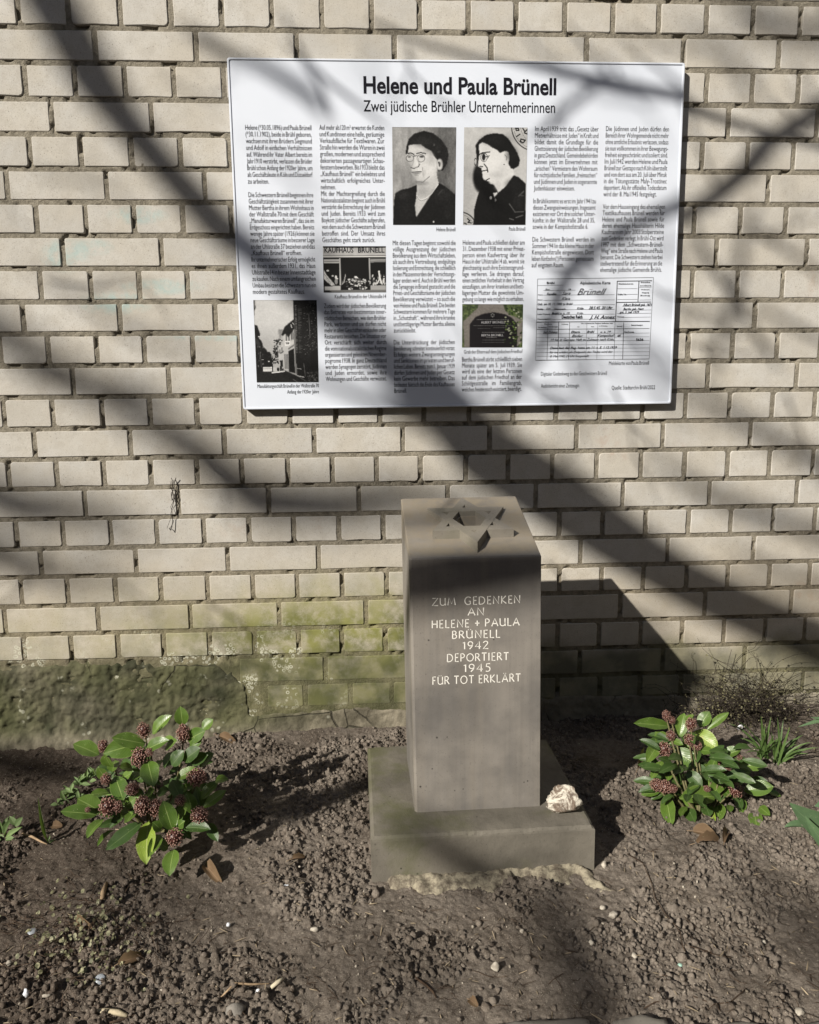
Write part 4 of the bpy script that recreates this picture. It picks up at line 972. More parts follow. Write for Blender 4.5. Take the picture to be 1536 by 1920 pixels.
for q in range(46): y = 200 + q * 22; p.line([(955 + rg.uniform(0, 10), y), (985, y + rg.uniform(-8, 8))], 9, rg.choice((.25, .4, .5)), .8); p.line([(1020, y), (1040 + rg.uniform(0, 60), y + rg.uniform(-6, 6))], 8, rg.choice((.18, .3)), .8)
for q in range(230): p.ell(rg.uniform(1130, 1420), rg.uniform(160, 1240), rg.uniform(4, 14), rg.uniform(4, 10), rg.choice((.04, .2, .32, .5)), .5, .8)
p.poly([(1240, 80), (1400, 80), (1400, 150), (1260, 160)], .25, 2, .7); p.line([(1250, 370), (1265, 870)], 9, .45, .7)
p.poly([(1270, 1160), (1425, 1120), (1430, 1560), (1260, 1560)], .05, 2)
for q in range(60): p.ell(rg.uniform(1180, 1420), rg.uniform(1600, 1820), 12, 14, rg.choice((.15, .3, .45)), .5, .7)
p.line([(970, 1690), (1110, 1720)], 12, .75); p.line([(965, 1530), (1060, 1545)], 9, .6); p.line([(1115, 1420), (1140, 1700)], 10, .5, .6)
p.poly([(92, 1600), (240, 1600), (560, 1600), (700, 1570), (960, 1690), (1190, 1830), (92, 1830)], .10, 1)
p.poly([(240, 1510), (430, 1500), (440, 1580), (240, 1590)], .9, 0); p.line([(245, 1540), (430, 1535)], 7, .5); p.poly([(455, 1510), (560, 1510), (570, 1590), (450, 1585)], .8, 1); p.ell(545, 1475, 45, 40, .75); p.line([(440, 1440), (445, 1590)], 14, .06)
p.ell(560, 1550, 26, 40, .1); p.ell(620, 1530, 24, 60, .12); p.ell(665, 1560, 18, 34, .2); p.line([(430, 1620), (560, 1610), (695, 1590)], 16, .9); p.line([(880, 1770), (980, 1830)], 7, .4)
p.noise(22, .05, 61)
p.build('street_photograph', ((475, 562.5), (594, 562.5), (597.6, 716.5), (481.6, 717)))
# gravestone
p = Pic(112, 80, (24, 455, 420, 740), .30)
p.rgb = np.zeros((80, 112, 3)); g = fbm(p.X / 14, p.Y / 14, 4, 15)
p.rgb[:] = np.stack([.16 + .42 * g ** 2, .20 + .45 * g ** 2, .13 + .26 * g ** 2], -1)
def layer(P, col, soft=1):
    m_ = poly_mask(p.T(P), p.w, p.h, soft)[..., None]; p.rgb = p.rgb * (1 - m_) + np.array(col) * m_
def nz(k): return k * (fbm(p.X / 6, p.Y / 6, 3, 16) - .5)[..., None]
layer([(125, 480), (130, 455), (290, 455), (300, 490), (330, 520), (420, 560), (420, 700), (380, 740), (40, 740), (30, 570), (80, 520)], (.46, .44, .42)); p.rgb += nz(.14)
layer([(75, 740), (72, 590), (110, 540), (160, 518), (230, 508), (300, 520), (350, 545), (385, 590), (385, 740)], (.07, .06, .075))
rg = random.Random(3)
for q in range(110):
    cx = rg.gauss(365, 40); cy = rg.uniform(480, 735); d = (1 - sstep(.6, 1.2, np.hypot((p.X - cx) / 7, (p.Y - cy) / 6)))[..., None]
    if cx < 300 and cy < 640: continue
    p.rgb = p.rgb * (1 - d) + np.array(rg.choice(((.16, .22, .10), (.34, .42, .20), (.60, .62, .52), (.10, .13, .07)))) * d
def ln(x0, x1, y, w, col):
    d = ((p.X > x0) & (p.X < x1) & (np.abs(p.Y - y) < w) & ((np.sin(p.X * 1.1) > -.5)))[..., None] * .8; p.rgb = p.rgb * (1 - d) + np.array(col) * d
ln(120, 330, 557, 2.5, (.5, .5, .5)); ln(95, 355, 595, 2.5, (.42, .42, .42)); ln(125, 210, 612, 2, (.32, .32, .32)); ln(225, 320, 608, 2, (.32, .32, .32)); ln(150, 300, 640, 2.5, (.4, .4, .4)); ln(180, 250, 672, 3, (.45, .45, .45)); ln(160, 300, 690, 2, (.3, .3, .3)); ln(150, 300, 707, 2, (.35, .35, .35))
for k in range(6):
    a1_ = math.radians(60 * k + 30); d = (1 - sstep(.5, 1.1, np.hypot((p.X - 222 - 10 * math.cos(a1_)) / 4, (p.Y - 527 - 10 * math.sin(a1_)) / 4)))[..., None]; p.rgb = p.rgb * (1 - d) + .6 * d
p.build('grave_photograph', ((867, 570), (981, 570.5), (979.5, 651.5), (866.5, 651.5)))
MAT['greyink'] = plain('pale_print', (.36, .36, .38), .5, .3, 0, 50, 0)
for q in (("ALBERT BRÜNELL", 902, 947, 606.5, .006), ("BERTA BRÜNELL", 903, 944, 630.5, .0055)):
    gt = TX(BY - .0009); letters(*q, gt, .0)
    obj('grave_lettering', mesh('grave_lettering', bl(gt.mb.v), gt.mb.f), MAT['greyink'], BD)
# registration card: crop coordinates, origin (990,510), scale 6.144
card = MB(); K = 6.144
def cpx(x, y): return 990 + x / K, 510 + y / K
def cline(x0, y0, x1, y1, w=.9):
    a = atY(*cpx(x0, y0), TY); b = atY(*cpx(x1, y1), TY); d = b - a; l = math.hypot(d[0], d[2]); nx, nz_ = -d[2] / l * w * .0007, d[0] / l * w * .0007
    card.add([(a[0] - nx, TY, a[2] - nz_), (b[0] - nx, TY, b[2] - nz_), (b[0] + nx, TY, b[2] + nz_), (a[0] + nx, TY, a[2] + nz_)], [[0, 1, 2, 3]])
for q in ((112, 80, 1448, 62), (1448, 62, 1398, 1000), (112, 80, 90, 1018), (90, 1018, 1398, 1000)): cline(*q, .55)
for q in ((104, 576, 1405, 568), (1030, 105, 1432, 100), (1030, 105, 1010, 568), (1280, 102, 1268, 345), (1020, 350, 1420, 345)): cline(*q, 1.3)
for q in ((112, 155, 405, 150), (180, 212, 550, 208), (180, 265, 1000, 260), (180, 325, 1000, 320), (520, 378, 1000, 374), (110, 435, 1000, 430), (260, 490, 1000, 484), (280, 545, 1000, 540), (1030, 192, 1262, 190), (1130, 258, 1262, 256), (1030, 316, 1262, 314), (1282, 175, 1425, 172), (1285, 322, 1420, 320), (1090, 395, 1425, 390), (1090, 440, 1422, 436), (1030, 478, 1420, 474), (1110, 522, 1415, 518)): cline(*q, .4)
cline(102, 660, 1400, 650, .7)
for x, w in ((232, .6), (356, .9), (482, .7), (680, .4), (806, .4), (1004, .5), (1104, .9)): cline(x, 580, x - 12, 1008, w)
for k in range(8): cline(98, 712 + k * 43, 1400, 702 + k * 43, .35)
obj('card_rules', mesh('card_rules', bl(card.v), card.f), MAT['ink'], BD, kind='stuff')
ct = TX(TY - .0003)
def cw(txt, x0, x1, y, cap, shear=0, bold=0):
    a = bp(*cpx(x0, y)); b = bp(*cpx(x1, y)); v = word(txt, bold, shear, 2); size = cap * .00022 / CAPH
    ct.put(txt, a[0], a[1], size, (b[0] - a[0]) / ((v[3] - v[2]) * size), bold, shear)
cw('Brühl', 218, 305, 138, 26, 0, .02); cw('Alphabetische Karte', 598, 950, 142, 34, .1, .01); cw('Brünell', 568, 905, 266, 78, .55, 0)
for q in (('Ilse', 200, 250, 212, 24, .3, 0), ('19', 470, 495, 210, 20, 0, .02), ('Familie', 218, 326, 268, 30, .3, .01), ('Sara', 395, 490, 262, 36, .5, 0), ('Klara', 390, 485, 322, 34, .5, 0),
          ('Name', 116, 172, 268, 13, 0, .02), ('Stand', 112, 165, 326, 13, 0, .02), ('Geb. am 30. 11. 1902 zu Brühl', 112, 515, 382, 26, .3, .01),
          ('Relig.', 110, 180, 434, 16, 0, .02), ('isr.', 210, 262, 436, 32, .4, 0), ('Staatsangeh.', 305, 440, 432, 15, 0, .02), ('Köln', 565, 640, 432, 28, .3, .01), ('28.5.45, 20 Uhr', 700, 975, 428, 34, .45, .01),
          ('Letzte Wohnung', 110, 255, 492, 14, 0, .02), ('Brühl u. a. 19', 275, 480, 490, 28, .3, .01), ('Köln', 565, 635, 486, 26, .3, 0), ('Deutsches Reich', 390, 628, 535, 38, 0, .03), ('Staatsangehör.', 108, 275, 548, 14, 0, .02), ('J. H. Annex.', 705, 1005, 540, 44, .5, .01),
          ('Meldebehörde', 1045, 1215, 143, 14, 0, .02), ('Kräfte Nr.', 1035, 1135, 266, 18, 0, .02), ('Stelle', 1300, 1410, 125, 13, 0, .02), ('andere', 1290, 1420, 162, 13, 0, .02), ('Wohnort', 1300, 1400, 208, 13, 0, .02), ('Abgang', 1310, 1395, 243, 13, 0, .02), ('Zuzug', 1290, 1405, 276, 13, 0, .02),
          ('Albert Brünell geb. 1871', 1095, 1430, 390, 28, .35, .01), ('Bertha geb. Herz', 1100, 1335, 438, 28, .35, .01), ('gst. 5. Juli 1939', 1055, 1280, 474, 26, .35, .01), ('Wohnung', 1028, 1108, 522, 14, 0, .02),
          ('Datum', 190, 275, 606, 14, 0, .02), ('der Meldung', 118, 214, 642, 12, 0, .02), ('des Zuzuges', 238, 345, 636, 12, 0, .02), ('Wohnung', 384, 462, 606, 12, 0, .02), ('Als zuziehende Person befindet sich', 610, 978, 598, 13, 0, .02), ('in', 572, 592, 636, 12, 0, .02), ('bei', 730, 760, 634, 12, 0, .02), ('in Wohnung', 822, 915, 626, 12, 0, .02), ('Zweck', 1022, 1090, 632, 13, 0, .02), ('Bemerkungen', 1192, 1322, 618, 15, 0, .02),
          ('hat Zuhaus', 178, 340, 706, 28, .4, .01), ('Eltern', 495, 598, 702, 26, .4, .01), ('Brühl', 680, 765, 700, 26, .4, .01), ('u. a. 19', 835, 955, 698, 22, .4, .01), ('Bäder', 505, 635, 750, 32, .5, 0), ('Kempishof', 800, 1000, 746, 32, .5, 0), ('6', 1030, 1075, 744, 28, .4, 0), ('Nachweis', 1108, 1222, 698, 15, 0, .02),
          ('19 für in Gestapo Haft zu Zuhause nach Köln,', 262, 992, 795, 30, .4, 0), ('5636', 1245, 1330, 792, 28, 0, .03), ('Dann laut des Reg. hatte am 11: v. E. 1.12.1939', 255, 1025, 888, 28, .4, .01), ('für tot erklärt, als Zeitpunkt des Todes wird der', 250, 975, 936, 26, .4, 0), ('8. Mai 1945, 24 Uhr festgestellt.', 255, 705, 982, 26, .4, 0)):
    cw(*q)
obj('card_writing', mesh('card_writing', bl(ct.mb.v), ct.mb.f), MAT['ink'], BD, kind='stuff')
bpy.data.objects.remove(tobj)

# ------------------------------------------------------------------ plants
def leaf_mesh(name, prof, fold=.18, curl=.14, tw=0.0, nt=9, pet=.06):
    """unit leaf: length 1 along x, full width 1 along y"""
    vs = (-1, -.55, 0, .55, 1); V = []; UV = []
    for i in range(nt):
        t = i / (nt - 1); w = max(prof(t), .012) * .5
        for v in vs:
            z = abs(v) * w * fold - curl * (t - .25) ** 2 + .018 * math.sin(t * 17 + v * 2) * abs(v)
            a = tw * t; y = v * w; V.append((t, y * math.cos(a) - z * math.sin(a), y * math.sin(a) + z * math.cos(a))); UV.append((t, .5 + v * .5))
    Fc = [[i * 5 + j, (i + 1) * 5 + j, (i + 1) * 5 + j + 1, i * 5 + j + 1] for i in range(nt - 1) for j in range(4)]
    me = mesh(name, V, Fc, True); uv = me.uv_layers.new(name='UVMap')
    for l in me.loops: uv.data[l.index].uv = UV[l.vertex_index]
    return me
def obov(t): return (math.sin(math.pi * min(1, t ** .95)) ** .70) * (.86 + .22 * t) if 0 < t < 1 else 0
def lanc(t): return (math.sin(math.pi * t ** .85)) ** .95 if 0 < t < 1 else 0
LEAFM = [leaf_mesh('leaf', obov, f, c) for f, c in ((.16, .12), (.24, .20), (.10, .06), (.20, .30))]
LEAFW = [leaf_mesh('leaf', lanc, .2, .1, 0, 6), leaf_mesh('leaf', lanc, .3, .25, 0, 6)]
def leaf_var(mat): return MAT[mat]
_lm = {}
def leaf_me(i, mat, lst='L'):
    k = (i, mat, lst)
    if k not in _lm:
        me = (LEAFM if lst == 'L' else LEAFW)[i].copy(); me.name = 'leaf'; me.materials.append(MAT[mat]); _lm[k] = me
    return _lm[k]
def put_leaf(root, A, B, wid, mat='leaf', n=None, i=None, lst='L', name='leaf', rng=random):
    A = Vector(A); B = Vector(B); x = B - A; L = x.length
    if L < 1e-5: return
    x.normalize()
    if n is None:
        tc_ = (Vector(CAM) - A).normalized()
        n = tc_ * .55 + Vector((0, 0, .5)) + SUN_N * .35 + Vector((rng.uniform(-.35, .35), rng.uniform(-.3, .3), rng.uniform(-.3, .3)))
    n = (n - x * n.dot(x)).normalized(); y = n.cross(x)
    Mx = Matrix(((x.x * L, y.x * wid, n.x * L, A.x), (x.y * L, y.y * wid, n.y * L, A.y), (x.z * L, y.z * wid, n.z * L, A.z), (0, 0, 0, 1)))
    lst_ = LEAFM if lst == 'L' else LEAFW
    o = obj(name, leaf_me(rng.randrange(len(lst_)) if i is None else i, mat, lst), None, root)
    o.matrix_local = Matrix.Translation(-root.location) @ Mx
    return o

def bud_cluster(seed, n=120, core=True):
    rng = np.random.default_rng(seed); VV = []; FF = []; CC = []; b = 0
    v, f = IV1, IF1
    for k in range(n):
        z = 1 - 2 * (k + .5) / n; r = math.sqrt(1 - z * z); a = k * 2.39996
        d = np.array([r * math.cos(a), r * math.sin(a), z]) + rng.normal(0, .07, 3)
        rad = rng.uniform(.88, 1.0); s = rng.uniform(.080, .110)
        VV.append(v * s + d * rad); FF.append(f + b); b += len(v)
        c = np.array([.13, .055, .042]) * rng.uniform(.6, 1.35); tip = np.array([.48, .31, .25]) * rng.uniform(.8, 1.2)
        t = sstep(.1, .9, (v @ (d / np.linalg.norm(d))))[:, None] * rng.uniform(.3, .95)
        CC.append(c * (1 - t) + tip * t)
    VV.append(v * .86); FF.append(f + b); CC.append(np.tile([.055, .018, .014], (len(v), 1)))
    V = np.concatenate(VV); Fq = np.concatenate(FF); me = mesh('flower_cluster', V, Fq, True)
    ca = me.color_attributes.new('Col', 'FLOAT_COLOR', 'POINT'); c = np.ones((len(V), 4), np.float32); c[:, :3] = np.concatenate(CC); ca.data.foreach_set('color', c.ravel())
    me.materials.append(BUDM); return me
CLUST = [bud_cluster(s, n) for s, n in ((1, 170), (2, 145), (3, 110))]
def skimmia(rootpx, label, crop, scale, leaves, clusters, Yof, stems, seed, bushes, grp):
    rng = random.Random(seed); base = atZ(*rootpx, 0.0); base[2] = gz(base[0], base[1]) - .01
    root = thing('evergreen_shrub', tuple(base), label, 'shrub', grp)
    def PX(x, y): return crop[0] + x / scale, crop[1] + y / scale
    def at(x, y, off=0): px, py = PX(x, y); q = atY(px, py, Yof(py) + off); q[2] = max(q[2], gz(q[0], q[1]) + .004); return q
    for (a, b, c, d, w, *ex) in leaves:
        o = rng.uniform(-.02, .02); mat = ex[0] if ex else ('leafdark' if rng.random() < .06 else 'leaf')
        A = at(a, b, o + .012); B_ = at(c, d, o - .012 + rng.uniform(-.012, .012)); wid = w / scale / 880 * 1.30
        put_leaf(root, A, B_, wid, mat, rng=rng)
    heads = []
    for (a, b, rx, ry, *ex) in clusters:
        q = at(a, b, -.018 + rng.uniform(-.008, .008)); s = 1 / scale / 900
        o = obj('flower_cluster', CLUST[rng.randrange(3)], None, root)
        o.matrix_local = Matrix.Translation(Vector(q) - root.location) @ Matrix.Rotation(rng.uniform(-.3, .3), 4, 'Y') @ Matrix.Rotation(rng.uniform(0, 6), 4, 'Z') @ Matrix.Diagonal((rx * s, rx * s, ry * s, 1))
        heads.append((q, rx * s))
    for q, r in heads:
        st = MB(); p0 = Vector(base) + Vector((rng.uniform(-.01, .01), rng.uniform(-.01, .01), 0)); p2 = Vector(q); p2b = p2 + Vector((0, .02, 0)); mid = Vector((p0.x + (p2 - p0).x * .75, p0.y + .02, p0.z + (p2 - p0).z * .35)); p2 = Vector((p2.x, p2.y + .006, p2.z))
        pts = [p0 * (1 - t) ** 2 + mid * 2 * t * (1 - t) + p2 * t * t for t in (0, .2, .4, .6, .8, 1)]
        st.tube([p - root.location for p in pts], [.0034, .003, .0026, .0023, .002, .0018], 6)
        obj('stem', st.mesh('stem', True), MAT['stem'], root)
        # a small rosette of leaves under each head, mostly hidden
        for k in range(3):
            a = rng.uniform(0, 6.28); v = Vector((math.cos(a), math.sin(a) * .8, rng.uniform(-.5, .25))).normalized(); A = pts[4] + Vector((0, .012, -.006)); L = rng.uniform(.035, .06)
            Bq = A + v * L
            if Bq.y < p2.y: Bq.y = p2.y + .012
            Bq.z = max(Bq.z, gz(Bq.x, Bq.y) + .005)
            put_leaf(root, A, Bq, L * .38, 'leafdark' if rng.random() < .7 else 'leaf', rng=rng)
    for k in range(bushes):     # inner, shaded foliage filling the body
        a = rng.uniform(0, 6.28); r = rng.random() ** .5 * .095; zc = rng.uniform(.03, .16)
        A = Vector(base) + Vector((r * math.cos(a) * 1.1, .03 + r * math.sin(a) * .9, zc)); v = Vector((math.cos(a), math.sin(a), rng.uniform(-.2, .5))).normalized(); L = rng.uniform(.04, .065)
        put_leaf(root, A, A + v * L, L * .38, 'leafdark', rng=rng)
    return root
LV = [(410, 520, 222, 435, 110), (790, 370, 915, 232, 84), (1010, 310, 990, 180, 84), (1040, 415, 1165, 345, 90), (1150, 340, 1222, 262, 70), (745, 430, 440, 500, 132), (740, 440, 500, 395, 92),
      (755, 565, 795, 735, 108), (740, 490, 885, 405, 82), (500, 610, 440, 530, 84), (520, 670, 580, 845, 98), (418, 930, 252, 832, 118), (395, 950, 132, 922, 88), (440, 980, 314, 1092, 70),
      (715, 1005, 453, 1202, 88), (760, 990, 738, 1300, 108, 'leafy'), (850, 1090, 768, 1230, 64), (935, 1065, 868, 855, 98), (968, 1040, 1060, 965, 72), (1090, 948, 1036, 790, 78), (1155, 898, 1320, 775, 62),
      (1140, 842, 1256, 702, 72), (590, 895, 664, 832, 66), (972, 985, 1040, 902, 46), (855, 1065, 798, 1005, 62), (905, 1195, 838, 1150, 62), (945, 1200, 905, 1372, 92),
      (930, 600, 1010, 490, 90, 'leafdark'), (1010, 565, 1130, 470, 92, 'leafdark'), (1130, 610, 1225, 500, 92, 'leafdark'), (1070, 585, 1185, 520, 82, 'leafdark'), (960, 695, 1112, 612, 70), (930, 700, 992, 822, 84, 'leafdark'),
      (1030, 1045, 1200, 1045, 72, 'leafdark'), (1190, 1010, 1252, 1130, 62, 'leafdark'), (745, 805, 802, 770, 54), (610, 790, 722, 795, 62), (650, 625, 560, 600, 62), (690, 640, 640, 700, 66), (460, 700, 398, 615, 62),
      (1240, 705, 1322, 690, 52), (520, 1058, 388, 1150, 42), (560, 945, 618, 932, 52), (590, 1000, 640, 940, 56), (880, 480, 962, 415, 74), (850, 440, 932, 392, 62), (560, 700, 640, 650, 66), (820, 800, 905, 770, 60, 'leafdark'), (660, 930, 600, 1000, 54), (1060, 480, 1140, 400, 60), (480, 790, 345, 800, 64), (900, 1090, 1010, 1110, 60), (520, 560, 500, 640, 70)]
CL = [(730, 345, 50, 65), (1015, 365, 50, 75), (437, 460, 40, 52), (697, 535, 62, 75), (457, 695, 40, 45), (645, 765, 50, 42), (470, 893, 62, 68), (540, 895, 35, 45), (720, 885, 58, 72), (812, 900, 48, 68), (1130, 955, 60, 58), (950, 1115, 60, 65), (1110, 680, 70, 62), (990, 850, 40, 42), (325, 915, 20, 20), (770, 500, 30, 32)]
GRP = 'evergreen shrubs with bud clusters'
skimmia((283, 1556), 'fuller evergreen shrub with dark glossy leaves and red-brown bud clusters left of the stele', (80, 1280), 3.84, LV, CL,
        lambda py: -.44 - (py - 1330) / 300 * .235, None, 5, 60, GRP)
LV2 = [(425, 565, 165, 535, 82), (490, 655, 530, 465, 88), (540, 565, 585, 478, 62), (645, 572, 715, 452, 92), (700, 592, 862, 458, 58), (598, 605, 775, 722, 130, 'leafy'), (405, 690, 318, 608, 92), (335, 700, 255, 822, 82),
       (438, 738, 640, 862, 124), (428, 665, 520, 700, 48), (372, 820, 283, 952, 62), (455, 840, 403, 968, 62), (500, 645, 552, 615, 52), (650, 742, 742, 752, 62), (795, 805, 950, 728, 84), (800, 832, 790, 732, 52),
       (738, 915, 690, 850, 54), (722, 912, 760, 802, 62), (842, 810, 902, 830, 48), (930, 850, 1122, 862, 86), (922, 912, 1026, 908, 62), (852, 902, 970, 980, 80), (665, 932, 732, 1012, 76), (842, 942, 735, 1072, 92),
       (802, 1030, 876, 1086, 66), (975, 1045, 1196, 1012, 102), (1020, 962, 1142, 964, 46), (548, 920, 443, 1012, 76), (548, 902, 662, 1004, 86), (762, 1088, 513, 1090, 126), (482, 1062, 662, 1198, 92), (545, 1160, 500, 1232, 52),
       (560, 1180, 604, 1316, 78), (395, 1080, 428, 1342, 96), (775, 1132, 785, 1336, 96), (700, 1228, 745, 1302, 72, 'leafy'), (938, 1100, 952, 1272, 80), (870, 1150, 872, 1198, 46), (1050, 1230, 1066, 1392, 88), (1090, 1165, 1162, 1222, 62),
       (1150, 1052, 1252, 1078, 46), (690, 1160, 716, 1222, 82, 'leafdark'), (600, 860, 700, 900, 60, 'leafdark'), (500, 900, 420, 860, 60, 'leafdark'), (640, 990, 560, 1050, 60, 'leafdark'), (900, 1060, 960, 1180, 60, 'leafdark')]
CL2 = [(398, 485, 36, 48), (440, 520, 28, 34), (580, 550, 46, 58), (430, 635, 40, 45), (570, 665, 46, 50), (622, 708, 44, 40), (378, 735, 58, 66), (400, 800, 40, 40), (330, 1000, 60, 48), (390, 1015, 60, 55), (450, 1030, 36, 34), (760, 770, 38, 30), (925, 795, 38, 42), (915, 835, 28, 30), (812, 865, 52, 52), (850, 890, 30, 34), (915, 1042, 55, 66), (700, 1030, 30, 25)]
skimmia((1312, 1522), 'lower evergreen shrub with broad bright leaves growing right of the stele', (1150, 1220), 3.979, LV2, CL2,
        lambda py: -.36 - (py - 1335) / 240 * .185, None, 9, 50, GRP)

# small pale-leaved weed beside the left shrub, and a rosette at the left edge
def weed(rootpx, label, spots, seed, wpx=(4.5, 7), mat='weed', name='leafy_weed', cat='weed', grp=None, lift=.03):
    rng = random.Random(seed); b = atZ(*rootpx, 0); b[2] = gz(b[0], b[1]); root = thing(name, tuple(b), label, cat, grp)
    for (bx_, by_, tx_, ty_) in spots:
        Y = b[1] + rng.uniform(-.02, .02) - (by_ - rootpx[1]) * .0006
        A = atY(bx_, by_, Y); Bq = atY(tx_, ty_, Y + rng.uniform(-.012, .012))
        A[2] = max(A[2], gz(A[0], A[1]) + .002); Bq[2] = max(Bq[2], gz(Bq[0], Bq[1]) + .004)
        put_leaf(root, A, Bq, rng.uniform(*wpx) * .00118 * 1.35, mat, lst='W', rng=rng)
    return root
rg = random.Random(21); sp_ = []
for cx, cy, n_ in ((112, 1512, 8), (134, 1484, 8), (150, 1470, 9), (165, 1462, 8), (178, 1455, 7), (145, 1500, 6), (120, 1498, 6)):
    for k in range(n_):
        a = rg.uniform(-.3, math.pi + .3); L = rg.uniform(12, 22); sp_.append((cx + rg.uniform(-4, 4), cy + rg.uniform(-3, 3), cx + L * math.cos(a), cy - L * math.sin(a)))
weed((140, 1508), 'low weed of many small grey-green leaves just left of the fuller shrub', sp_, 22)
weed((6, 1574), 'rosette of spoon-shaped pale leaves at the left edge of the picture', [(8, 1572, 12, 1532), (10, 1572, 40, 1550), (6, 1572, -6, 1530), (8, 1570, 24, 1528), (5, 1580, 4, 1612), (2, 1575, -20, 1590), (10, 1575, 30, 1585), (30, 1548, 17, 1530), (28, 1550, 42, 1532)], 23, (6.5, 10))
weed((92, 1582), 'tiny two-leaved seedling between the rosette and the fuller shrub', [(90, 1580, 94, 1566), (92, 1582, 104, 1578), (88, 1578, 78, 1530), (90, 1580, 70, 1500)], 24, (2.5, 4.5))

# clump of narrow blades
def blade(root, P, w, mat='grass', name='blade'):
    V = []; UV = []; n = len(P); P = [Vector(p) for p in P]
    for i, p in enumerate(P):
        t = i / (n - 1); d = (P[min(i + 1, n - 1)] - P[max(i - 1, 0)]).normalized(); vw = (Vector(CAM) - p).normalized() * .6 + Vector((0, 0, .6)); s_ = d.cross(vw).normalized(); ww = w * (.65 + .5 * math.sin(math.pi * min(1, t * 1.15))) * (1 if t < .8 else (1 - t) / .2 * .9 + .1)
        up = s_.cross(d) * ww * .35
        for k, (v, u_) in enumerate(((-1, 1), (0, 0), (1, 1))): V.append(p + s_ * ww * v + up * u_ - root.location); UV.append((t, .5 + .5 * v))
    Fc = [[i * 3 + j, i * 3 + j + 1, i * 3 + 3 + j + 1, i * 3 + 3 + j] for i in range(n - 1) for j in range(2)]
    me = mesh(name, V, Fc, True); uv = me.uv_layers.new(name='UVMap')
    for l in me.loops: uv.data[l.index].uv = UV[l.vertex_index]
    return obj(name, me, MAT[mat], root)
def clump(rootpx, label, tips, seed, w=.0022):
    rng = random.Random(seed); b = atZ(*rootpx, 0); b[2] = gz(b[0], b[1]); root = thing('grass_clump', tuple(b), label, 'grass', 'tufts of narrow leaves')
    for (tx_, ty_) in tips:
        A = Vector(b) + Vector((rng.uniform(-.014, .014), rng.uniform(-.012, .012), 0)); T_ = Vector(atY(tx_, ty_, b[1] + rng.uniform(-.05, .04)))
        T_.z = max(T_.z, gz(T_.x, T_.y) + .006); mid = (A + T_) / 2 + Vector((0, 0, .25 * abs(T_.x - A.x) + .006))
        blade(root, [A * (1 - t) ** 2 + mid * 2 * t * (1 - t) + T_ * t * t for t in (0, .17, .34, .5, .67, .84, 1)], w * rng.uniform(.8, 1.25))
    return root
rg = random.Random(33)
clump((1432, 1430), 'left tuft of upright narrow green leaves behind the lower shrub', [(1427, 1342), (1446, 1344), (1366, 1356), (1378, 1350), (1388, 1384), (1440, 1370), (1418, 1380), (1402, 1395), (1460, 1392), (1452, 1378), (1410, 1405), (1446, 1410), (1428, 1388), (1435, 1360), (1398, 1412)] + [(1432 + rg.uniform(-45, 40), 1400 + rg.uniform(-25, 18)) for k in range(12)], 41, .0026)
clump((1456, 1436), 'right tuft of narrow green leaves sprawling towards the right edge of the picture', [(1458, 1345), (1469, 1350), (1482, 1362), (1495, 1395), (1500, 1404), (1522, 1392), (1535, 1402), (1478, 1412), (1446, 1372), (1506, 1378), (1490, 1420), (1466, 1380)] + [(1466 + rg.uniform(-25, 60), 1402 + rg.uniform(-25, 25)) for k in range(12)], 42, .0026)

# broad blue-green leaves coming in from the right edge
def broad(rootxyz, label, leaves):
    root = thing('bulb_plant', rootxyz, label, 'plant', 'bulb plants at the right edge')
    for pts, hw, mat in leaves:
        P = [Vector(p) for p in pts]; V = []; UV = []; n = 12
        def bez(t):
            Q = P[:]
            while len(Q) > 1: Q = [Q[i] * (1 - t) + Q[i + 1] * t for i in range(len(Q) - 1)]
            return Q[0]
        for i in range(n):
            t = i / (n - 1); p = bez(t); d = (bez(min(1, t + .02)) - bez(max(0, t - .02))).normalized(); vw = (Vector(CAM) - p).normalized() + Vector((-.3, 0, .6)); s_ = d.cross(vw).normalized(); nn = s_.cross(d)
            w = hw * max(.03, math.sin(math.pi * min(1, (t * .86 + .14))) ** .8)
            for v in (-1, -.5, 0, .5, 1): V.append(p + s_ * w * v + nn * w * (.35 * abs(v) ** 1.5 + .03 * math.sin(9 * t + v * 3)) - root.location); UV.append((t, .5 + .5 * v))
        Fc = [[i * 5 + j, (i + 1) * 5 + j, (i + 1) * 5 + j + 1, i * 5 + j + 1] for i in range(n - 1) for j in range(4)]
        me = mesh('leaf', V, Fc, True); uv = me.uv_layers.new(name='UVMap')
        for l in me.loops: uv.data[l.index].uv = UV[l.vertex_index]
        obj('leaf', me, MAT[mat], root)
Yt = -.60
r0 = atY(1640, 1610, Yt); g0 = gz(r0[0], r0[1])
broad((r0[0], r0[1], g0), 'large plant with wide smooth blue-green leaves at the lower right edge', [
    ([(r0[0], r0[1], g0), atY(1660, 1600, Yt), atY(1600, 1600, Yt + .01), atY(1535, 1562, Yt - .01), atY(1481, 1506, Yt)], .052, 'tulip'),
    ([(r0[0], r0[1], g0), atY(1600, 1640, Yt - .04), atY(1560, 1600, Yt - .05), atY(1536, 1575, Yt - .04), atY(1510, 1530, Yt - .03)], .020, 'tulip'),
    ([(r0[0], r0[1], g0), atY(1600, 1540, Yt), atY(1560, 1500, Yt), atY(1528, 1512, Yt)], .022, 'tulip'),
    ([atY(1540, 1556, Yt + .03), atY(1510, 1545, Yt + .03), atY(1490, 1540, Yt + .02), atY(1471, 1551, Yt + .02)], .009, 'tulip')])
Yt = -.26; r1 = atY(1620, 1420, Yt); g1 = gz(r1[0], r1[1])
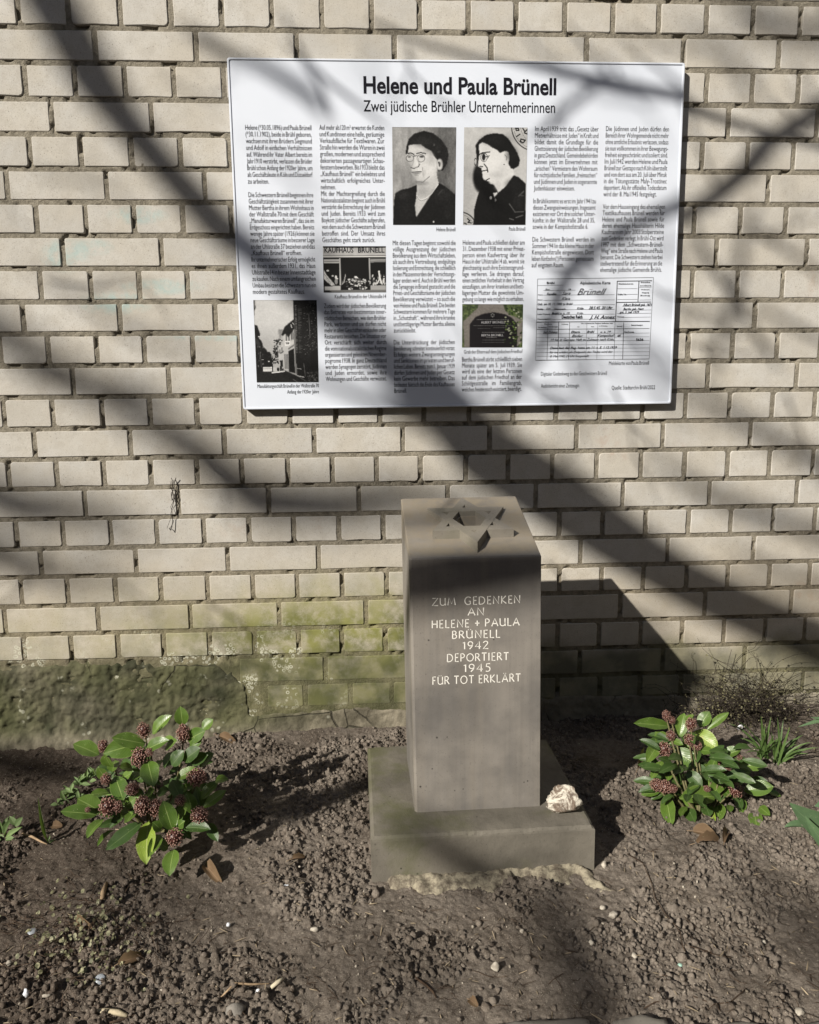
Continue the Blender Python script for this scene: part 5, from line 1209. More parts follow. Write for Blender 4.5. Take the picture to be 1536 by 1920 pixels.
broad((r1[0], r1[1], g1), 'slender bulb leaves arching in above the right tuft at the right edge', [
    ([(r1[0], r1[1], g1), atY(1610, 1320, Yt), atY(1560, 1345, Yt), atY(1497, 1363, Yt)], .010, 'tulip'),
    ([(r1[0], r1[1], g1), atY(1600, 1340, Yt), atY(1550, 1352, Yt), atY(1520, 1345, Yt)], .008, 'tulip')])

# wiry creeping shrub against the wall
def wiry(name, label, cx_, cy_, rx, ry, n, Yw, seed, leafn, zoff=0):
    rng = random.Random(seed); root = thing(name, (cx_, Yw, gz(cx_, Yw)), label, 'shrub'); st = MB(); lf = MB(); o = root.location
    for k in range(n):
        p = Vector((cx_ + rng.gauss(0, rx * .38), Yw + rng.uniform(-.03, .01), gz(cx_, Yw))); d = Vector((rng.gauss(0, .55), rng.uniform(-.25, .12), 1)).normalized(); P = [p.copy()]
        L = rng.uniform(.35, 1.0) * ry * (1 - .45 * min(1, abs(p.x - cx_) / rx)); steps = 9
        for s_ in range(steps):
            d = (d + Vector((rng.gauss(0, .62), rng.gauss(0, .22), rng.gauss(-.12, .45)))).normalized(); p = p + d * L / steps * 1.7
            p.y = min(p.y, -.006); p.z = max(p.z, gz(p.x, p.y)); P.append(p.copy())
            if rng.random() < leafn:
                q = p + Vector((rng.uniform(-.006, .006), rng.uniform(-.006, .002), rng.uniform(-.006, .006))); r = rng.uniform(.0014, .0036)
                a = Vector((rng.gauss(0, 1), rng.gauss(0, 1), rng.gauss(0, 1))).normalized(); b = a.cross(Vector((0, 0, 1))).normalized(); c = a.cross(b)
                lf.add([q + (b * math.cos(t) + c * math.sin(t)) * r - o for t in [2 * math.pi * j / 6 for j in range(6)]], [[0, 1, 2, 3, 4, 5]])
        st.tube([q - o for q in P], [.0011 - .0007 * i / len(P) for i in range(len(P))], 3)
    obj('stems', st.mesh('stems'), MAT['wood'], root, kind='stuff')
    obj('small_leaves', lf.mesh('small_leaves'), WL, root, kind='stuff')
    return root
m = NT('small_round_leaf'); WL = m.fin(m.mix(m.ramp(m.noise(130, 1), .42, .6), (.035, .028, .016), (.15, .14, .075)), .6, .3)
c0 = atY(1392, 1366, -.06)
wiry('wiry_shrub', 'tangled wiry shrub of thin dark stems and tiny leaves against the wall on the right', c0[0], 0, .19, .20, 330, -.055, 51, .75)
wr = MB()
for pts in ([(1350, 1300), (1352, 1275), (1362, 1258), (1366, 1240), (1372, 1218)], [(1345, 1262), (1338, 1240), (1352, 1250), (1362, 1258)], [(1330, 1300), (1336, 1282), (1325, 1262)], [(1398, 1280), (1404, 1262), (1402, 1240)]): wr.tube([atY(x, y, -.03) for x, y in pts], .0008, 4)
rt = atY(1352, 1370, -.05)
RT0 = None
R0 = thing('bare_tendril', (rt[0], rt[1], gz(rt[0], rt[1])), 'thin bare tendril reaching up the brick wall above the wiry shrub', 'tendril')
for pts in ([(1352, 1372), (1346, 1335), (1350, 1300), (1352, 1275), (1362, 1258), (1366, 1240), (1372, 1218)], [(1362, 1258), (1345, 1262), (1338, 1240)], [(1350, 1300), (1336, 1282), (1325, 1262)]):
    t_ = MB(); t_.tube([Vector(atY(x, y, -.03)) - R0.location for x, y in pts], .0008, 4); obj('stem', t_.mesh('stem'), MAT['wood'], R0)

# low creeping plant with tiny pale leaves, lower left
rg = random.Random(61); cp = MB(); cl_ = MB()
for k in range(230):
    u = rg.gauss(0, 1); v = rg.gauss(0, 1); px = 165 + 62 * u + 14 * v; py = 1742 + 46 * v - 10 * u
    q = atZ(px, py, .008); q[2] = gz(q[0], q[1]) + rg.uniform(.003, .014); r = rg.uniform(.0020, .0044)
    n_ = Vector((rg.gauss(0, .5), rg.gauss(-.3, .5), 1)).normalized(); b = n_.cross(Vector((1, .2, 0))).normalized(); c = n_.cross(b)
    cl_.add([Vector(q) + (b * math.cos(t) * r * 1.25 + c * math.sin(t) * r) for t in [2 * math.pi * j / 7 for j in range(7)]], [list(range(7))])
for k in range(120):
    px = 165 + rg.gauss(0, 75); py = 1740 + rg.gauss(0, 50); q = Vector(atZ(px, py, .008)); a = rg.uniform(0, 6.28); P = []
    for s_ in range(6):
        q.z = gz(q.x, q.y) + rg.uniform(.003, .011); P.append(q.copy()); a += rg.gauss(0, .5); q = q + Vector((math.cos(a), math.sin(a), 0)) * .012
    cp.tube(P, .0006, 3)
m = NT('tiny_creeper_leaf'); CRL = m.fin(m.mix(m.ramp(m.noise(160, 1), .4, .6), (.08, .08, .04), (.24, .23, .14)), .6, .3)
cr = thing('creeping_plant', tuple(atZ(165, 1742, 0)), 'flat creeping plant with tiny pale leaves on the soil at lower left', 'plant')
def sub(mb, o): mb.v = [(v[0] - o.location.x, v[1] - o.location.y, v[2] - o.location.z) for v in mb.v]; return mb
obj('tiny_leaves', sub(cl_, cr).mesh('tiny_leaves'), CRL, cr, kind='stuff'); obj('stems', sub(cp, cr).mesh('stems'), MAT['root'], cr, kind='stuff')

# ------------------------------------------------------------------ stones, litter, odds and ends
def rock(px, py, w, h, d, mat, label, name='stone', cat='stone', seed=0, Z=None, Y=None, group=None, sub_=2, jf=.22, angular=False):
    q = atZ(px, py, .004 if Z is None else Z); q[2] = (gz(q[0], q[1]) if Z is None else Z)
    rng = np.random.default_rng(seed); v, f = ico(sub_)
    v = v * (1 + rng.uniform(-jf, jf, (len(v), 1)))
    if angular:
        for k in range(9):
            nn = rng.normal(0, 1, 3); nn /= np.linalg.norm(nn); c = rng.uniform(.55, .8); dd = v @ nn; over = np.clip(dd - c, 0, None)[:, None]; v = v - over * nn
    v = v * np.array([w, d, h]) / 2; a = rng.uniform(0, 3); v[:, 2] -= v[:, 2].min() + h * .12
    return obj(name, mesh(name, v, f, not angular), mat, None, label, cat, group, loc=tuple(q))
m = NT('pale_veined_rock'); c = m.mix(m.ramp(m.noise(34, 5, .7, dist=1.2), .42, .58), (.17, .13, .10), (.60, .56, .48)); c = m.mix(m.ramp(m.noise(16, 2), .62, .7), c, (.10, .085, .075))
PALE = m.fin(c, .8, .25, m.bump(m.noise(70, 5, .75), 1.0, .006))
m = NT('pale_pebble'); PEB = m.fin(m.mix(m.ramp(m.noise(90, 4), .35, .65), (.24, .215, .18), (.50, .46, .39)), .9, .15, m.bump(m.noise(150, 3), .6, .002))
# the rough white stone laid on the plinth: hand shaped
q0 = atZ(1055, 1519, .0896)
R1 = thing('laid_stone', (q0[0], q0[1], .0886), 'rough white and brown stone laid on the right front corner of the plinth', 'stone')
rngk = np.random.default_rng(5); v, f = ico(4)
prof = [(-.036, .010), (-.028, .030), (-.008, .046), (.008, .050), (.022, .040), (.032, .022), (.036, .004)]
v2 = v.copy(); 
for k in range(16):
    nn = rngk.normal(0, 1, 3); nn[2] = abs(nn[2]) * .7; nn /= np.linalg.norm(nn); c = rngk.uniform(.60, .86); over = np.clip(v2 @ nn - c, 0, None)[:, None]; v2 = v2 - over * nn * .95
ang = np.arctan2(v2[:, 1], v2[:, 0])
nz_ = fbm(v2[:, 0] * 3 + 5, v2[:, 2] * 5 + v2[:, 1] * 3, 4, 71) - .5
v2 = v2 * (1 + .28 * nz_[:, None] + .06 * np.sin(v2[:, 2:3] * 26 + v2[:, 0:1] * 6))
v2 = v2 * np.array([.0475, .032, .0255]); v2[:, 2] -= v2[:, 2].min(); v2[:, 2] *= (1 + .25 * sstep(-.02, .02, v2[:, 0])) ; v2[:, 2] *= .98
obj('body', mesh('body', v2, f), PALE, R1)
v, f = ico(2); v = v * np.array([.017, .012, .004]) ; v[:, 2] += .003

rock(1150, 1712, .017, .014, .014, PEB, 'whitish lumpy pebble on the soil right of the plinth front', 'pebble', 'pebble', 81)
rock(1131, 1697, .012, .009, .010, PEB, 'small grey pebble just left of the whitish lumpy one', 'pebble', 'pebble', 82)
rock(1109, 1766, .010, .008, .010, PEB, 'small grey pebble below the plinth corner on open soil', 'pebble', 'pebble', 83)
rock(1190, 1786, .010, .006, .013, PEB, 'smooth oval beige pebble low on the right of the bed', 'pebble', 'pebble', 84)
rock(929, 1813, .015, .016, .014, PEB, 'knobbly pale pebble standing up near the bottom centre', 'pebble', 'pebble', 85)
rock(979, 1739, .008, .007, .008, PEB, 'tiny round white pebble below the plinth', 'pebble', 'pebble', 86)
rock(590, 1742, .015, .009, .010, PEB, 'oblong white pebble on the soil left below the plinth', 'pebble', 'pebble', 87)
rock(441, 1896, .034, .022, .030, MAT['kerb'], 'brown angular stone near the bottom edge left of centre', 'stone', 'stone', 88, angular=True)
rock(1133, 1617, .012, .016, .010, PEB, 'upright grey stone chip beside the right side of the plinth', 'pebble', 'pebble', 89)
rock(1432, 1757, .010, .006, .010, PEB, 'pale yellow pebble near the right side of the bed', 'pebble', 'pebble', 90)
rock(1500, 1890, .014, .009, .014, PEB, 'flat beige pebble by the edging stones at lower right', 'pebble', 'pebble', 91)
WHT = plain('white_shell', (.66, .68, .72), .4, .4, .05, 80)
rock(49, 1868, .009, .016, .006, WHT, 'bright white chip standing in the soil at the lower left', 'shell_chip', 'chip', 92)
rock(87, 1872, .014, .005, .006, PEB, 'pale beige splinter just right of the bright white chip', 'stone_chip', 'chip', 93)
rock(17, 1806, .010, .010, .008, PEB, 'cream pebble near the left edge above the white chip', 'pebble', 'pebble', 94)
rock(428, 1731, .008, .007, .008, WHT, 'small white fragment on the soil right of the creeping plant', 'shell_chip', 'chip', 95)
rock(484, 1853, .009, .009, .008, WHT, 'small whitish fragment near the bottom left of centre', 'shell_chip', 'chip', 96)
rock(537, 1658, .011, .005, .006, WHT, 'small white flake on the soil left of the plinth', 'shell_chip', 'chip', 97)
rock(1276, 1802, .008, .004, .008, plain('pale_green_scrap', (.32, .50, .42), .5, .3, .1, 90), 'tiny pale green scrap on the soil at lower right', 'scrap', 'scrap', 98)
m = NT('glass_nugget_surface'); m.set(m.b.inputs['Base Color'], (.55, .60, .66)); m.b.inputs['Roughness'].default_value = .08; m.b.inputs['Transmission Weight'].default_value = .55; m.b.inputs['IOR'].default_value = 1.45; GLS = m.m
def nugget(px, py, r, label, mat=GLS, tilt=.0):
    q = atZ(px, py, .005); q[2] = gz(q[0], q[1]) + r * .25; v, f = ico(3); v = v * np.array([r, r, r * .45]); o = obj('glass_nugget', mesh('glass_nugget', v, f, True), mat, None, label, 'glass bead', 'flat glass nuggets in the soil', loc=tuple(q)); o.rotation_euler = (tilt, .1, 0)
nugget(187, 1830, .0088, 'clear round glass nugget below the creeping plant', tilt=.5); nugget(60, 1737, .0085, 'dull grey glass nugget at the left side of the creeping plant'); nugget(217, 1697, .006, 'pale glass nugget at the top of the creeping plant', PEB)
q = atY(1388, 1364, -.13)
md = MB(); r = .0088
md.v = [(r * math.cos(2 * math.pi * k / 20), -.0015 * s_, r * math.sin(2 * math.pi * k / 20)) for s_ in (1, -1) for k in range(20)]
md.f = [list(range(20)), list(range(20, 40))[::-1]] + [[k, 20 + k, 20 + (k + 1) % 20, (k + 1) % 20] for k in range(20)]
o = obj('white_disc', md.mesh('white_disc'), plain('white_plastic', (.70, .71, .74), .35, .4, .1, 120), None, 'small round white disc standing among the leaves before the wiry shrub', 'disc', loc=(q[0], q[1], max(q[2], .01))); o.rotation_euler = (.35, 0, .2)

def curve_thing(name, label, cat, pts, r, mat, Yp=None, group=None, zo=.003, n=6):
    P = []
    for x, y in pts:
        if Yp is None: q = atZ(x, y, .004); q[2] = gz(q[0], q[1]) + zo
        else: q = atY(x, y, Yp)
        P.append(Vector(q))
    o0 = P[0].copy(); mb_ = MB(); mb_.tube([p - o0 for p in P], r, n); return obj(name, mb_.mesh(name, True), mat, None, label, cat, group, loc=tuple(o0))
curve_thing('twig', 'thick orange-brown twig below the fuller shrub', 'twig', [(191, 1681), (193, 1668), (199, 1648)], [.004, .0052, .0035], MAT['twig'], zo=.006)
curve_thing('twig', 'pale broken twig lying at the bottom left', 'twig', [(175, 1892), (195, 1890), (220, 1892), (238, 1897)], [.003, .0042, .0048, .003], plain('pale_twig', (.42, .36, .25), .85, .2, .2, 90), zo=.004)
curve_thing('twig', 'dark thin twig right of the pale broken one', 'twig', [(205, 1912), (225, 1904), (250, 1894), (268, 1890)], .0016, MAT['root'])
curve_thing('twig', 'long pale brown stalk near the bottom left of centre', 'twig', [(414, 1866), (440, 1848), (470, 1838), (505, 1838)], [.0012, .002, .002, .001], MAT['twig'])
curve_thing('twig', 'white wood splinter at the bottom left of centre', 'twig', [(508, 1850), (520, 1845), (531, 1838)], [.003, .0038, .0025], plain('bleached_wood', (.56, .50, .37), .8, .2, .1, 90), zo=.006)
curve_thing('twig', 'curved grey-brown twig lying below the plinth', 'twig', [(770, 1820), (785, 1834), (800, 1846), (812, 1856), (818, 1869)], [.0012, .002, .0022, .002, .001], MAT['root'])
curve_thing('twig', 'pale stick left of the fuller shrub near the rosette', 'twig', [(42, 1566), (60, 1569), (78, 1576), (88, 1580)], [.0025, .0028, .002, .0012], MAT['twig'], zo=.006)
curve_thing('root_strand', 'long dark root curving down the soil right of the plinth', 'root', [(1176, 1600), (1206, 1620), (1222, 1650), (1229, 1680), (1245, 1706), (1266, 1730), (1276, 1750), (1280, 1775), (1286, 1790)], .0010, MAT['root'], zo=.005)
curve_thing('root_strand', 'thin dark root branching right at the lower right of the bed', 'root', [(1284, 1776), (1310, 1778), (1340, 1784), (1372, 1796)], .0008, MAT['root'], zo=.005)
curve_thing('root_strand', 'curved dark root just above the edging stones at lower right', 'root', [(1300, 1868), (1340, 1876), (1370, 1874), (1392, 1860), (1400, 1848)], .0009, MAT['root'], zo=.005)
curve_thing('root_strand', 'bowed dark root above the second edging stone', 'root', [(1208, 1883), (1228, 1878), (1250, 1872), (1262, 1864)], .0009, MAT['root'], zo=.005)
# wiry remains hanging from the wall on the left
HW = thing('wire_remnant', tuple(atY(323, 900, -.004)), 'twisted dark remnant of wire and tendril hanging on the brick wall left of the stele', 'wire')
for pts, r in (([(321, 896), (324, 902), (323, 915), (325, 928), (326, 940), (322, 955), (323, 968), (324, 978), (322, 990), (320, 995)], .0016), ([(330, 896), (327, 904), (326, 918), (321, 925), (323, 938)], .0018), ([(321, 902), (320, 914), (324, 922), (322, 932), (325, 940)], .0014),
               ([(324, 955), (320, 962), (321, 968), (318, 978), (313, 991)], .0009), ([(317, 990), (321, 994)], .0016), ([(326, 900), (324, 912), (329, 924), (326, 938), (320, 950), (323, 960)], .0011)):
    t_ = MB(); t_.tube([Vector(atY(x, y, -.006 - .004 * random.random())) - HW.location for x, y in pts], r * .62, 5); obj('strand', t_.mesh('strand', True), MAT['wood'], HW)

# dead leaves
def dead(pts, w, label, mat='dead', seed=0):
    A = atZ(*pts[0], .004); A[2] = gz(A[0], A[1]) + .006; B_ = atZ(*pts[1], .004); B_[2] = gz(B_[0], B_[1]) + .010
    root = thing('dead_leaf', tuple(A), label, 'dead leaf', 'fallen dead leaves')
    me = leaf_mesh('blade', lambda t: .35 + .65 * lanc(t) * (1 + .2 * math.sin(t * 20 + seed)), .5, .45, .4, 8)
    A = Vector(A); B_ = Vector(B_); x = (B_ - A); L = x.length; x.normalize(); n = Vector((random.uniform(-.4, .4), -.4, 1)); n = (n - x * n.dot(x)).normalized(); y = n.cross(x)
    o = obj('blade', me, MAT[mat], root); o.matrix_local = Matrix(((x.x * L, y.x * w, n.x * L, 0), (x.y * L, y.y * w, n.y * L, 0), (x.z * L, y.z * w, n.z * L, 0), (0, 0, 0, 1)))
    mb_ = MB(); mb_.tube([(0, 0, 0), tuple(-x * L * .3 + Vector((0, 0, -.002)))], .0006, 4); obj('stalk', mb_.mesh('stalk'), MAT['twig'], root)
dead([(384, 1620), (410, 1648)], .022, 'pointed beige dead leaf below right of the fuller shrub', 'dead', 1)
dead([(142, 1722), (166, 1742)], .016, 'curled orange-brown dead leaf above the creeping plant', 'dead', 2)
dead([(222, 1806), (266, 1790)], .018, 'veined brown dead leaf at the right of the creeping plant', 'dead', 3)
dead([(1300, 1560), (1342, 1566)], .030, 'broad brown dead leaf in front of the lower shrub', 'dead', 4)
dead([(1306, 1582), (1352, 1572)], .018, 'folded brown dead leaf lowest in front of the lower shrub', 'dead', 5)
dead([(1358, 1580), (1366, 1554)], .014, 'narrow brown dead leaf right of the folded one', 'dead', 6)
dead([(1196, 1442), (1212, 1412)], .016, 'rust-red dead leaf at the left side of the lower shrub', 'dead', 7)
dead([(880, 1870), (894, 1884)], .014, 'small reddish dead leaf near the bottom edge', 'dead', 8)
dead([(545, 1612), (572, 1606)], .010, 'pink-brown dead leaf on the soil left of the plinth', 'dead', 9)
dead([(412, 1386), (440, 1392)], .022, 'crumpled grey-brown dead leaf at the foot of the wall behind the fuller shrub', 'dead', 10)
dead([(96, 1546), (114, 1548)], .020, 'brown curled leaf beside the small-leaved weed', 'dead', 11)

# fine litter: straw, rootlets, fragments
lit = MB(); rg = random.Random(77)
for k in range(1500):
    px = rg.uniform(-20, 1560); py = 1400 + 520 * rg.random() ** .8
    if 300 < px and px < 1536 and rg.random() < .55: continue
    q = Vector(atZ(px, py, .004))
    if in_plinth(q.x, q.y, .01): continue
    a = rg.uniform(0, 6.28); P = []; L = rg.uniform(.006, .020)
    for s_ in range(4): P.append(Vector((q.x, q.y, gz(q.x, q.y) + rg.uniform(.0005, .004)))); a += rg.gauss(0, .45); q = q + Vector((math.cos(a), math.sin(a), 0)) * L * .6
    lit.tube(P, rg.uniform(.0003, .0007), 3)
obj('rootlets', lit.mesh('rootlets'), MAT['root'], None, 'fine dark rootlets strewn over the soil', None, kind='stuff')
lit = MB()
for k in range(330):
    px = rg.uniform(-20, 1560); py = 1400 + 520 * rg.random() ** .8; q = Vector(atZ(px, py, .004))
    if in_plinth(q.x, q.y, .01): continue
    a = rg.uniform(0, 6.28); L = rg.uniform(.002, .011); d = Vector((math.cos(a), math.sin(a), rg.uniform(-.2, .2))); q.z = gz(q.x, q.y) + .002
    lit.tube([q - d * L, q, q + d * L], [.0006, rg.uniform(.0007, .0013), .0004], 4)
obj('straw_bits', lit.mesh('straw_bits'), plain('bleached_straw', (.26, .21, .145), .85, .2, .45, 25), None, 'pale bits of straw and wood lying on the soil', None, kind='stuff')
m = NT('dull_grit'); GRT = m.fin(m.mix(m.ramp(m.noise(30, 2), .4, .65), (.14, .12, .095), (.40, .36, .30)), .9, .15)
gr = scatter_lumps(1100, .0010, .0030, 2.4, IV1, .35, 91, .2, dmin=.2); n = len(gr)
obj('grit', mesh('grit', gr.reshape(-1, 3), (IF1[None] + (np.arange(n) * len(IV1))[:, None, None]).reshape(-1, 3), False), GRT, None, 'pale grit and tiny stones mixed into the soil', None, kind='stuff')

# rough edging stones along the bottom
def kerbstone(x0, x1, ytop, label, seed, depth=.22, h=.012):
    A = atZ(x0, ytop, h); B_ = atZ(x1, ytop, h); L = B_[0] - A[0]; cx_ = (A[0] + B_[0]) / 2; yt = (A[1] + B_[1]) / 2
    xs = lin(-L / 2, L / 2, .007); ys = lin(-depth, 0, .007); X, Y = np.meshgrid(xs, ys)
    e = np.minimum(np.minimum(X + L / 2, L / 2 - X), np.minimum(-Y, Y + depth)) 
    e = e - .016 * fbm(X * 16 + seed, Y * 16, 3, seed)
    Z = -.05 + (.05 + h) * sstep(-.016, .014, e) ** .6 + .010 * (fbm(X * 12, Y * 12 + seed, 4, seed) - .5) + .003 * (fbm(X * 60, Y * 60, 3, seed + 1) - .5)
    V = np.stack([X, Y, Z], -1).reshape(-1, 3); nx = len(xs); i = np.arange(nx - 1)[None, :] + nx * np.arange(len(ys) - 1)[:, None]
    obj('edging_stone', mesh('edging_stone', V, np.stack([i, i + 1, i + nx + 1, i + nx], -1).reshape(-1, 4), True), MAT['kerb'], None, label, 'edging stone', 'rough edging stones along the bottom', loc=(cx_, yt, 0))
kerbstone(660, 806, 1908, 'leftmost low edging stone at the bottom of the picture', 101)
kerbstone(812, 1118, 1900, 'long edging stone below the plinth at the bottom edge', 102)
kerbstone(1126, 1264, 1893, 'short rounded edging stone between the two long ones', 103)
kerbstone(1276, 1460, 1902, 'long edging stone left of the one in the bottom right corner', 104, h=.009)
kerbstone(1466, 1640, 1892, 'rough edging stone in the bottom right corner', 105)

# ------------------------------------------------------------------ the bare trees whose branches shade the wall
SX, SZ = 1.00175, .83806
TR = thing('bare_tree', (-8.6, -7.2, 0), 'big bare tree beyond the left edge whose limbs throw the soft shadows', 'tree')
def up(P, d): P = np.array(P); return Vector((P[0] - d * SX, P[1] - d, P[2] + d * SZ))
def branch(path, d, Y=0.0, Zp=None, d2=None, k=1.0, root=TR):
    P = []; Rr = []; n = len(path)
    for i, (x, y, w) in enumerate(path):
        q = atY(x, y, Y) if Zp is None else atZ(x, y, Zp)
        dd = d if d2 is None else d + (d2 - d) * i / (n - 1)
        mm = np.dot(q - CAM, ROT[2]) / F_PX
        P.append(up(q, dd) - root.location); Rr.append(w * mm / 2 * k)
    t_ = MB(); t_.tube(P, Rr, 7); obj('branch', t_.mesh('branch', True), MAT['bark'], root); return P
LIMBS = [
 (5.0, [(-260, -520, 120), (-60, -260, 110), (60, -60, 100), (130, 60, 92), (190, 170, 84), (235, 230, 72), (295, 300, 66), (350, 360, 70), (405, 420, 72), (480, 480, 62), (580, 555, 66), (690, 640, 76), (800, 730, 108), (900, 840, 130), (1040, 925, 132), (1130, 990, 118), (1220, 1050, 104), (1310, 1105, 96), (1430, 1160, 96), (1560, 1215, 96), (1800, 1310, 90)]),
 (8.5, [(-220, 470, 90), (-50, 590, 74), (40, 645, 70), (110, 690, 62), (230, 760, 62), (330, 815, 70), (420, 885, 90), (480, 940, 96), (620, 950, 80), (760, 930, 60), (900, 960, 40)]),
 (8.5, [(-220, 850, 90), (-60, 900, 84), (40, 955, 78), (140, 955, 60), (260, 990, 40)]),
 (7.5, [(-80, 1010, 70), (30, 1050, 60), (120, 1085, 40), (240, 1060, 24)]),
 (2.3, [(700, 40, 8), (800, 85, 10), (900, 112, 13), (980, 135, 16), (1090, 165, 18), (1180, 184, 20), (1285, 202, 19), (1370, 228, 15), (1450, 250, 15), (1560, 280, 12)]),
 (2.3, [(1150, 150, 7), (1125, 185, 12), (1060, 235, 12), (1020, 280, 8)]),
 (2.5, [(1640, 120, 24), (1560, 190, 24), (1500, 230, 26), (1440, 268, 28), (1400, 318, 28), (1345, 366, 24), (1290, 400, 22), (1220, 428, 18), (1150, 468, 20), (1090, 508, 22), (1062, 560, 22), (1045, 620, 20), (1020, 680, 16), (980, 730, 12), (940, 800, 8)]),
 (3.2, [(1085, 500, 8), (1125, 540, 10), (1155, 590, 10), (1190, 640, 10), (1240, 700, 7)]),
 (2.5, [(530, 20, 6), (555, 80, 8), (590, 140, 10), (620, 185, 9), (640, 240, 5)]), (2.5, [(530, 80, 5), (575, 120, 8), (640, 180, 10), (700, 225, 8), (740, 260, 5)]),
 (4.2, [(360, 60, 26), (440, 110, 26), (520, 150, 26), (600, 200, 30), (625, 235, 20)]),
 (3.0, [(1060, 40, 6), (1110, 100, 8), (1150, 165, 9), (1175, 200, 6)]), (3.0, [(1160, 60, 6), (1220, 130, 9), (1290, 185, 9), (1350, 230, 6)]), (3.0, [(1290, 210, 8), (1318, 290, 8), (1345, 360, 8)]),
 (3.5, [(1290, 380, 8), (1310, 450, 15), (1335, 500, 16), (1378, 560, 18), (1400, 600, 14), (1430, 645, 14), (1460, 690, 10)]), (3.5, [(1420, 380, 9), (1395, 440, 15), (1385, 510, 16), (1372, 580, 18), (1350, 640, 14), (1335, 700, 10)]),
 (4.0, [(1420, 430, 12), (1480, 470, 12), (1545, 520, 10)]), (4.0, [(1240, 590, 8), (1300, 578, 10), (1365, 590, 10)]), (4.0, [(1370, 560, 8), (1450, 590, 12), (1545, 640, 14)]),
 (6.5, [(1160, 640, 20), (1260, 700, 28), (1390, 790, 34), (1560, 880, 40)]), (6.5, [(1230, 860, 20), (1330, 930, 34), (1440, 970, 36), (1560, 1010, 30)]), (7.0, [(1380, 1040, 20), (1460, 1075, 30), (1560, 1110, 30)]),
 (4.5, [(560, 560, 20), (600, 520, 24), (640, 470, 16)]), (5.0, [(560, 700, 14), (700, 760, 24), (820, 800, 40)]),
 (7.0, [(1380, 20, 50), (1440, 45, 50), (1560, 70, 40)]), (6.0, [(1290, 60, 22), (1380, 110, 26), (1420, 190, 20)]),
 (4.5, [(980, 560, 10), (1010, 610, 14), (1080, 660, 18), (1100, 720, 16), (1110, 800, 10)]),
 (6.0, [(60, 500, 10), (150, 560, 16), (270, 640, 16), (380, 650, 14)]), (6.0, [(20, 700, 12), (120, 730, 20), (240, 720, 22), (330, 740, 14)]),
]
for d, path in LIMBS: branch(path, d)
# across the head of the stele, the plinth and the soil
branch([(660, 1120, 80), (760, 1092, 92), (850, 1078, 96), (940, 1066, 84), (1040, 1056, 76)], 4.6, Y=-.605)
branch([(690, 985, 26), (780, 968, 40), (880, 955, 46), (970, 975, 40), (1040, 1000, 30)], 6.0, Y=-.46)
branch([(455, 1500, 24), (500, 1515, 50), (575, 1520, 70), (640, 1490, 60), (720, 1450, 40)], 3.0, Zp=0)  # limb added only to deepen the shadow right of the left shrub
branch([(690, 1500, 30), (760, 1545, 38), (830, 1590, 50), (900, 1632, 60), (960, 1665, 50)], 5.5, Y=-.69)
branch([(1000, 1660, 50), (1040, 1720, 66), (1070, 1790, 84), (1095, 1850, 90), (1130, 1940, 90)], 6.5, Zp=0)
branch([(1380, 1640, 26), (1460, 1700, 44), (1536, 1760, 60), (1620, 1830, 60)], 6.5, Zp=0)
branch([(-60, 1415, 60), (40, 1440, 66), (130, 1455, 50), (220, 1450, 26)], 6.0, Zp=0)
branch([(-60, 1540, 30), (60, 1520, 34), (160, 1530, 20)], 6.0, Zp=0)
branch([(60, 1600, 18), (150, 1640, 26), (300, 1700, 30), (420, 1770, 22)], 7.5, Zp=0)
branch([(560, 1760, 18), (640, 1800, 30), (740, 1840, 36), (860, 1900, 30)], 7.5, Zp=0)
# twiggery between the limbs
rg = random.Random(303)
for k in range(58):
    x = rg.uniform(-60, 1560); y = rg.uniform(-40, 1180)
    if k > 26: x = rg.uniform(760, 1560); y = rg.uniform(60, 760)
    d = rg.choice((1.9, 2.3, 3.0, 4.0, 5.5)); a = rg.uniform(.1, 1.3); L = rg.uniform(80, 210); w = rg.uniform(3, 7) * (1 + (d - 1.9) * .25); P = []
    for s_ in range(6):
        P.append((x, y, w * (1 - s_ * .14))); a += rg.gauss(0, .25); x += math.cos(a) * L / 5; y += math.sin(a) * L / 5
        if s_ in (1, 3):
            b = a + rg.choice((-1, 1)) * rg.uniform(.4, .9); l2 = L * rg.uniform(.3, .6); branch([(x, y, w * .6), (x + math.cos(b) * l2 * .5, y + math.sin(b) * l2 * .5, w * .5), (x + math.cos(b + .2) * l2, y + math.sin(b + .2) * l2, w * .3)], d)
    branch(P, d)
# added out of view to keep the shade deep: foliage bank, two dark houses
m = NT('shade_hedge_foliage'); HG = m.fin(m.mix(m.ramp(m.noise(14, 4), .35, .65), (.012, .022, .008), (.035, .055, .018)), .8, .2, m.bump(m.noise(30, 3), 1, .05))
xs = lin(-26, 26, .25); zs = lin(0, 5.1, .2); X, Zz = np.meshgrid(xs, zs)
Yh = -8.0 + .30 * fbm(X * 1.3, Zz * 1.3, 4, 201) + .5 * sstep(4.4, 5.1, Zz) * -1
V = np.stack([X, Yh, Zz], -1).reshape(-1, 3); nx = len(xs); nzz = len(zs); i = np.arange(nx - 1)[None, :] + nx * np.arange(nzz - 1)[:, None]
Q = np.stack([i, i + nx, i + nx + 1, i + 1], -1).reshape(-1, 4)
Vb = V.copy(); Vb[:, 1] = -10.6 - (V[:, 1] + 8); V2 = np.concatenate([V, Vb]); N0 = len(V); top = (nzz - 1) * nx + np.arange(nx - 1)
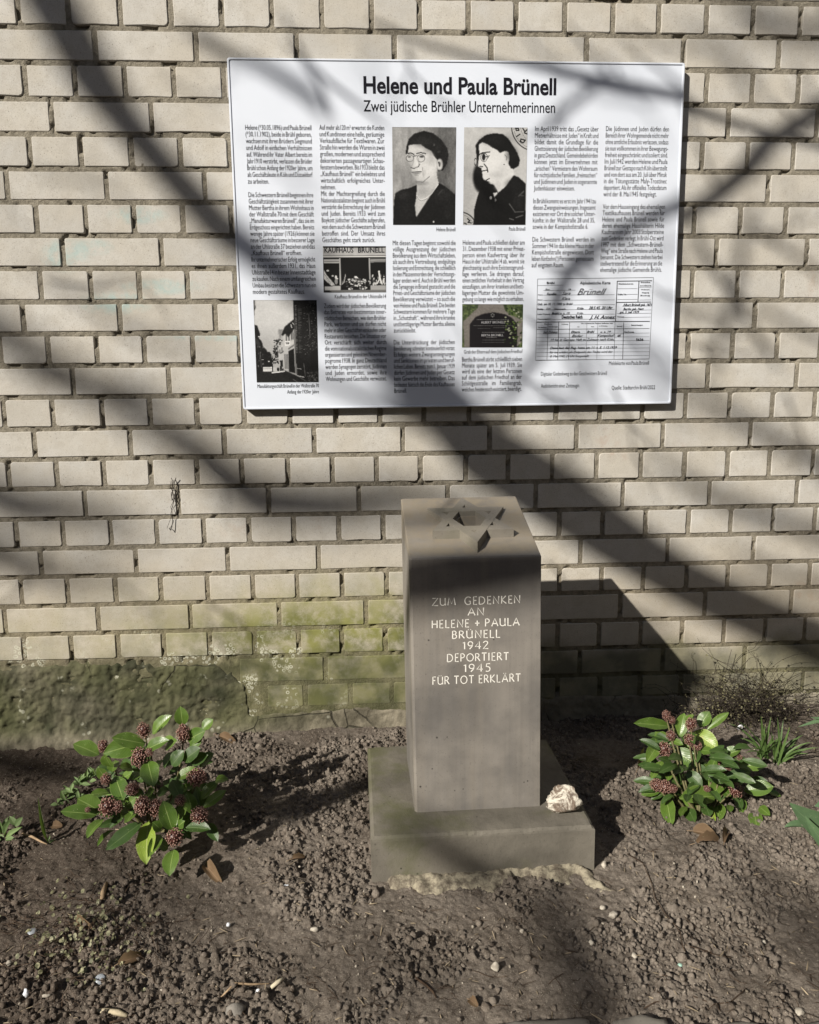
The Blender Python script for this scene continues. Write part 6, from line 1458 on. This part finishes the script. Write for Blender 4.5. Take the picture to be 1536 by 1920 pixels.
Qb = Q[:, ::-1] + N0; Qt = np.stack([top, top + 1, top + 1 + N0, top + N0], -1)
HO = obj('shade_hedge', mesh('shade_hedge', V2 - np.array([0, -9.3, 0]), np.concatenate([Q, Qb, Qt]), True), HG, None, 'unseen bank of dark foliage added opposite the brick wall to deepen the shade', 'shade_hedge', loc=(0, -9.3, 0))
def shade_building(x0, x1, y0, y1, h, label, face):
    root = thing('shade_building', ((x0 + x1) / 2, (y0 + y1) / 2, 0), label, 'shade_building', 'added shade blocks'); o = root.location
    b = MB(); b.box(x0 - o.x, x1 - o.x, y0 - o.y, y1 - o.y, -.2, h); obj('wall', b.mesh('wall'), plain('dark_render', (.10, .095, .09), .9, .2, .15, 3), root)
    b = MB(); b.box(x0 - .4 - o.x, x1 + .4 - o.x, y0 - .4 - o.y, y1 + .4 - o.y, h, h + .35); obj('roof', b.mesh('roof'), plain('roof_grey', (.06, .055, .05), .9, .2, .15, 3), root)
    for k in range(3):
        for f in range(2):
            yc = y0 + (y1 - y0) * (k + .5) / 3; zc = 1.0 + f * 2.9; xf = face; sg = -1 if xf == x0 else 1
            b = MB(); b.box(min(xf, xf + sg * .06) - o.x, max(xf, xf + sg * .06) - o.x, yc - .55 - o.y, yc + .55 - o.y, zc, zc + 1.4); w_ = obj('window', b.mesh('window'), MAT['board'], root)
            b = MB(); b.box(min(xf + sg * .061, xf + sg * .066) - o.x, max(xf + sg * .061, xf + sg * .066) - o.x, yc - .46 - o.y, yc + .46 - o.y, zc + .09, zc + 1.31); obj('pane', b.mesh('pane'), MAT['ink'], w_)
shade_building(4.4, 12, -7.2, 3, 12.0, 'unseen dark house added beyond the right end of the brick wall to block skylight', 4.4)
shade_building(-14, -4.4, -3.2, 4, 9.5, 'unseen dark house added beyond the left end of the brick wall to block skylight', -4.4)
t_ = MB(); t_.tube([(0, 0, -.1), (.05, 0, 1.2), (-.05, .1, 3), (.1, .1, 5), (.2, 0, 7.2), (.1, .1, 9.5)], [.42, .34, .30, .26, .20, .10], 12)
obj('trunk', t_.mesh('trunk', True), MAT['bark'], TR)
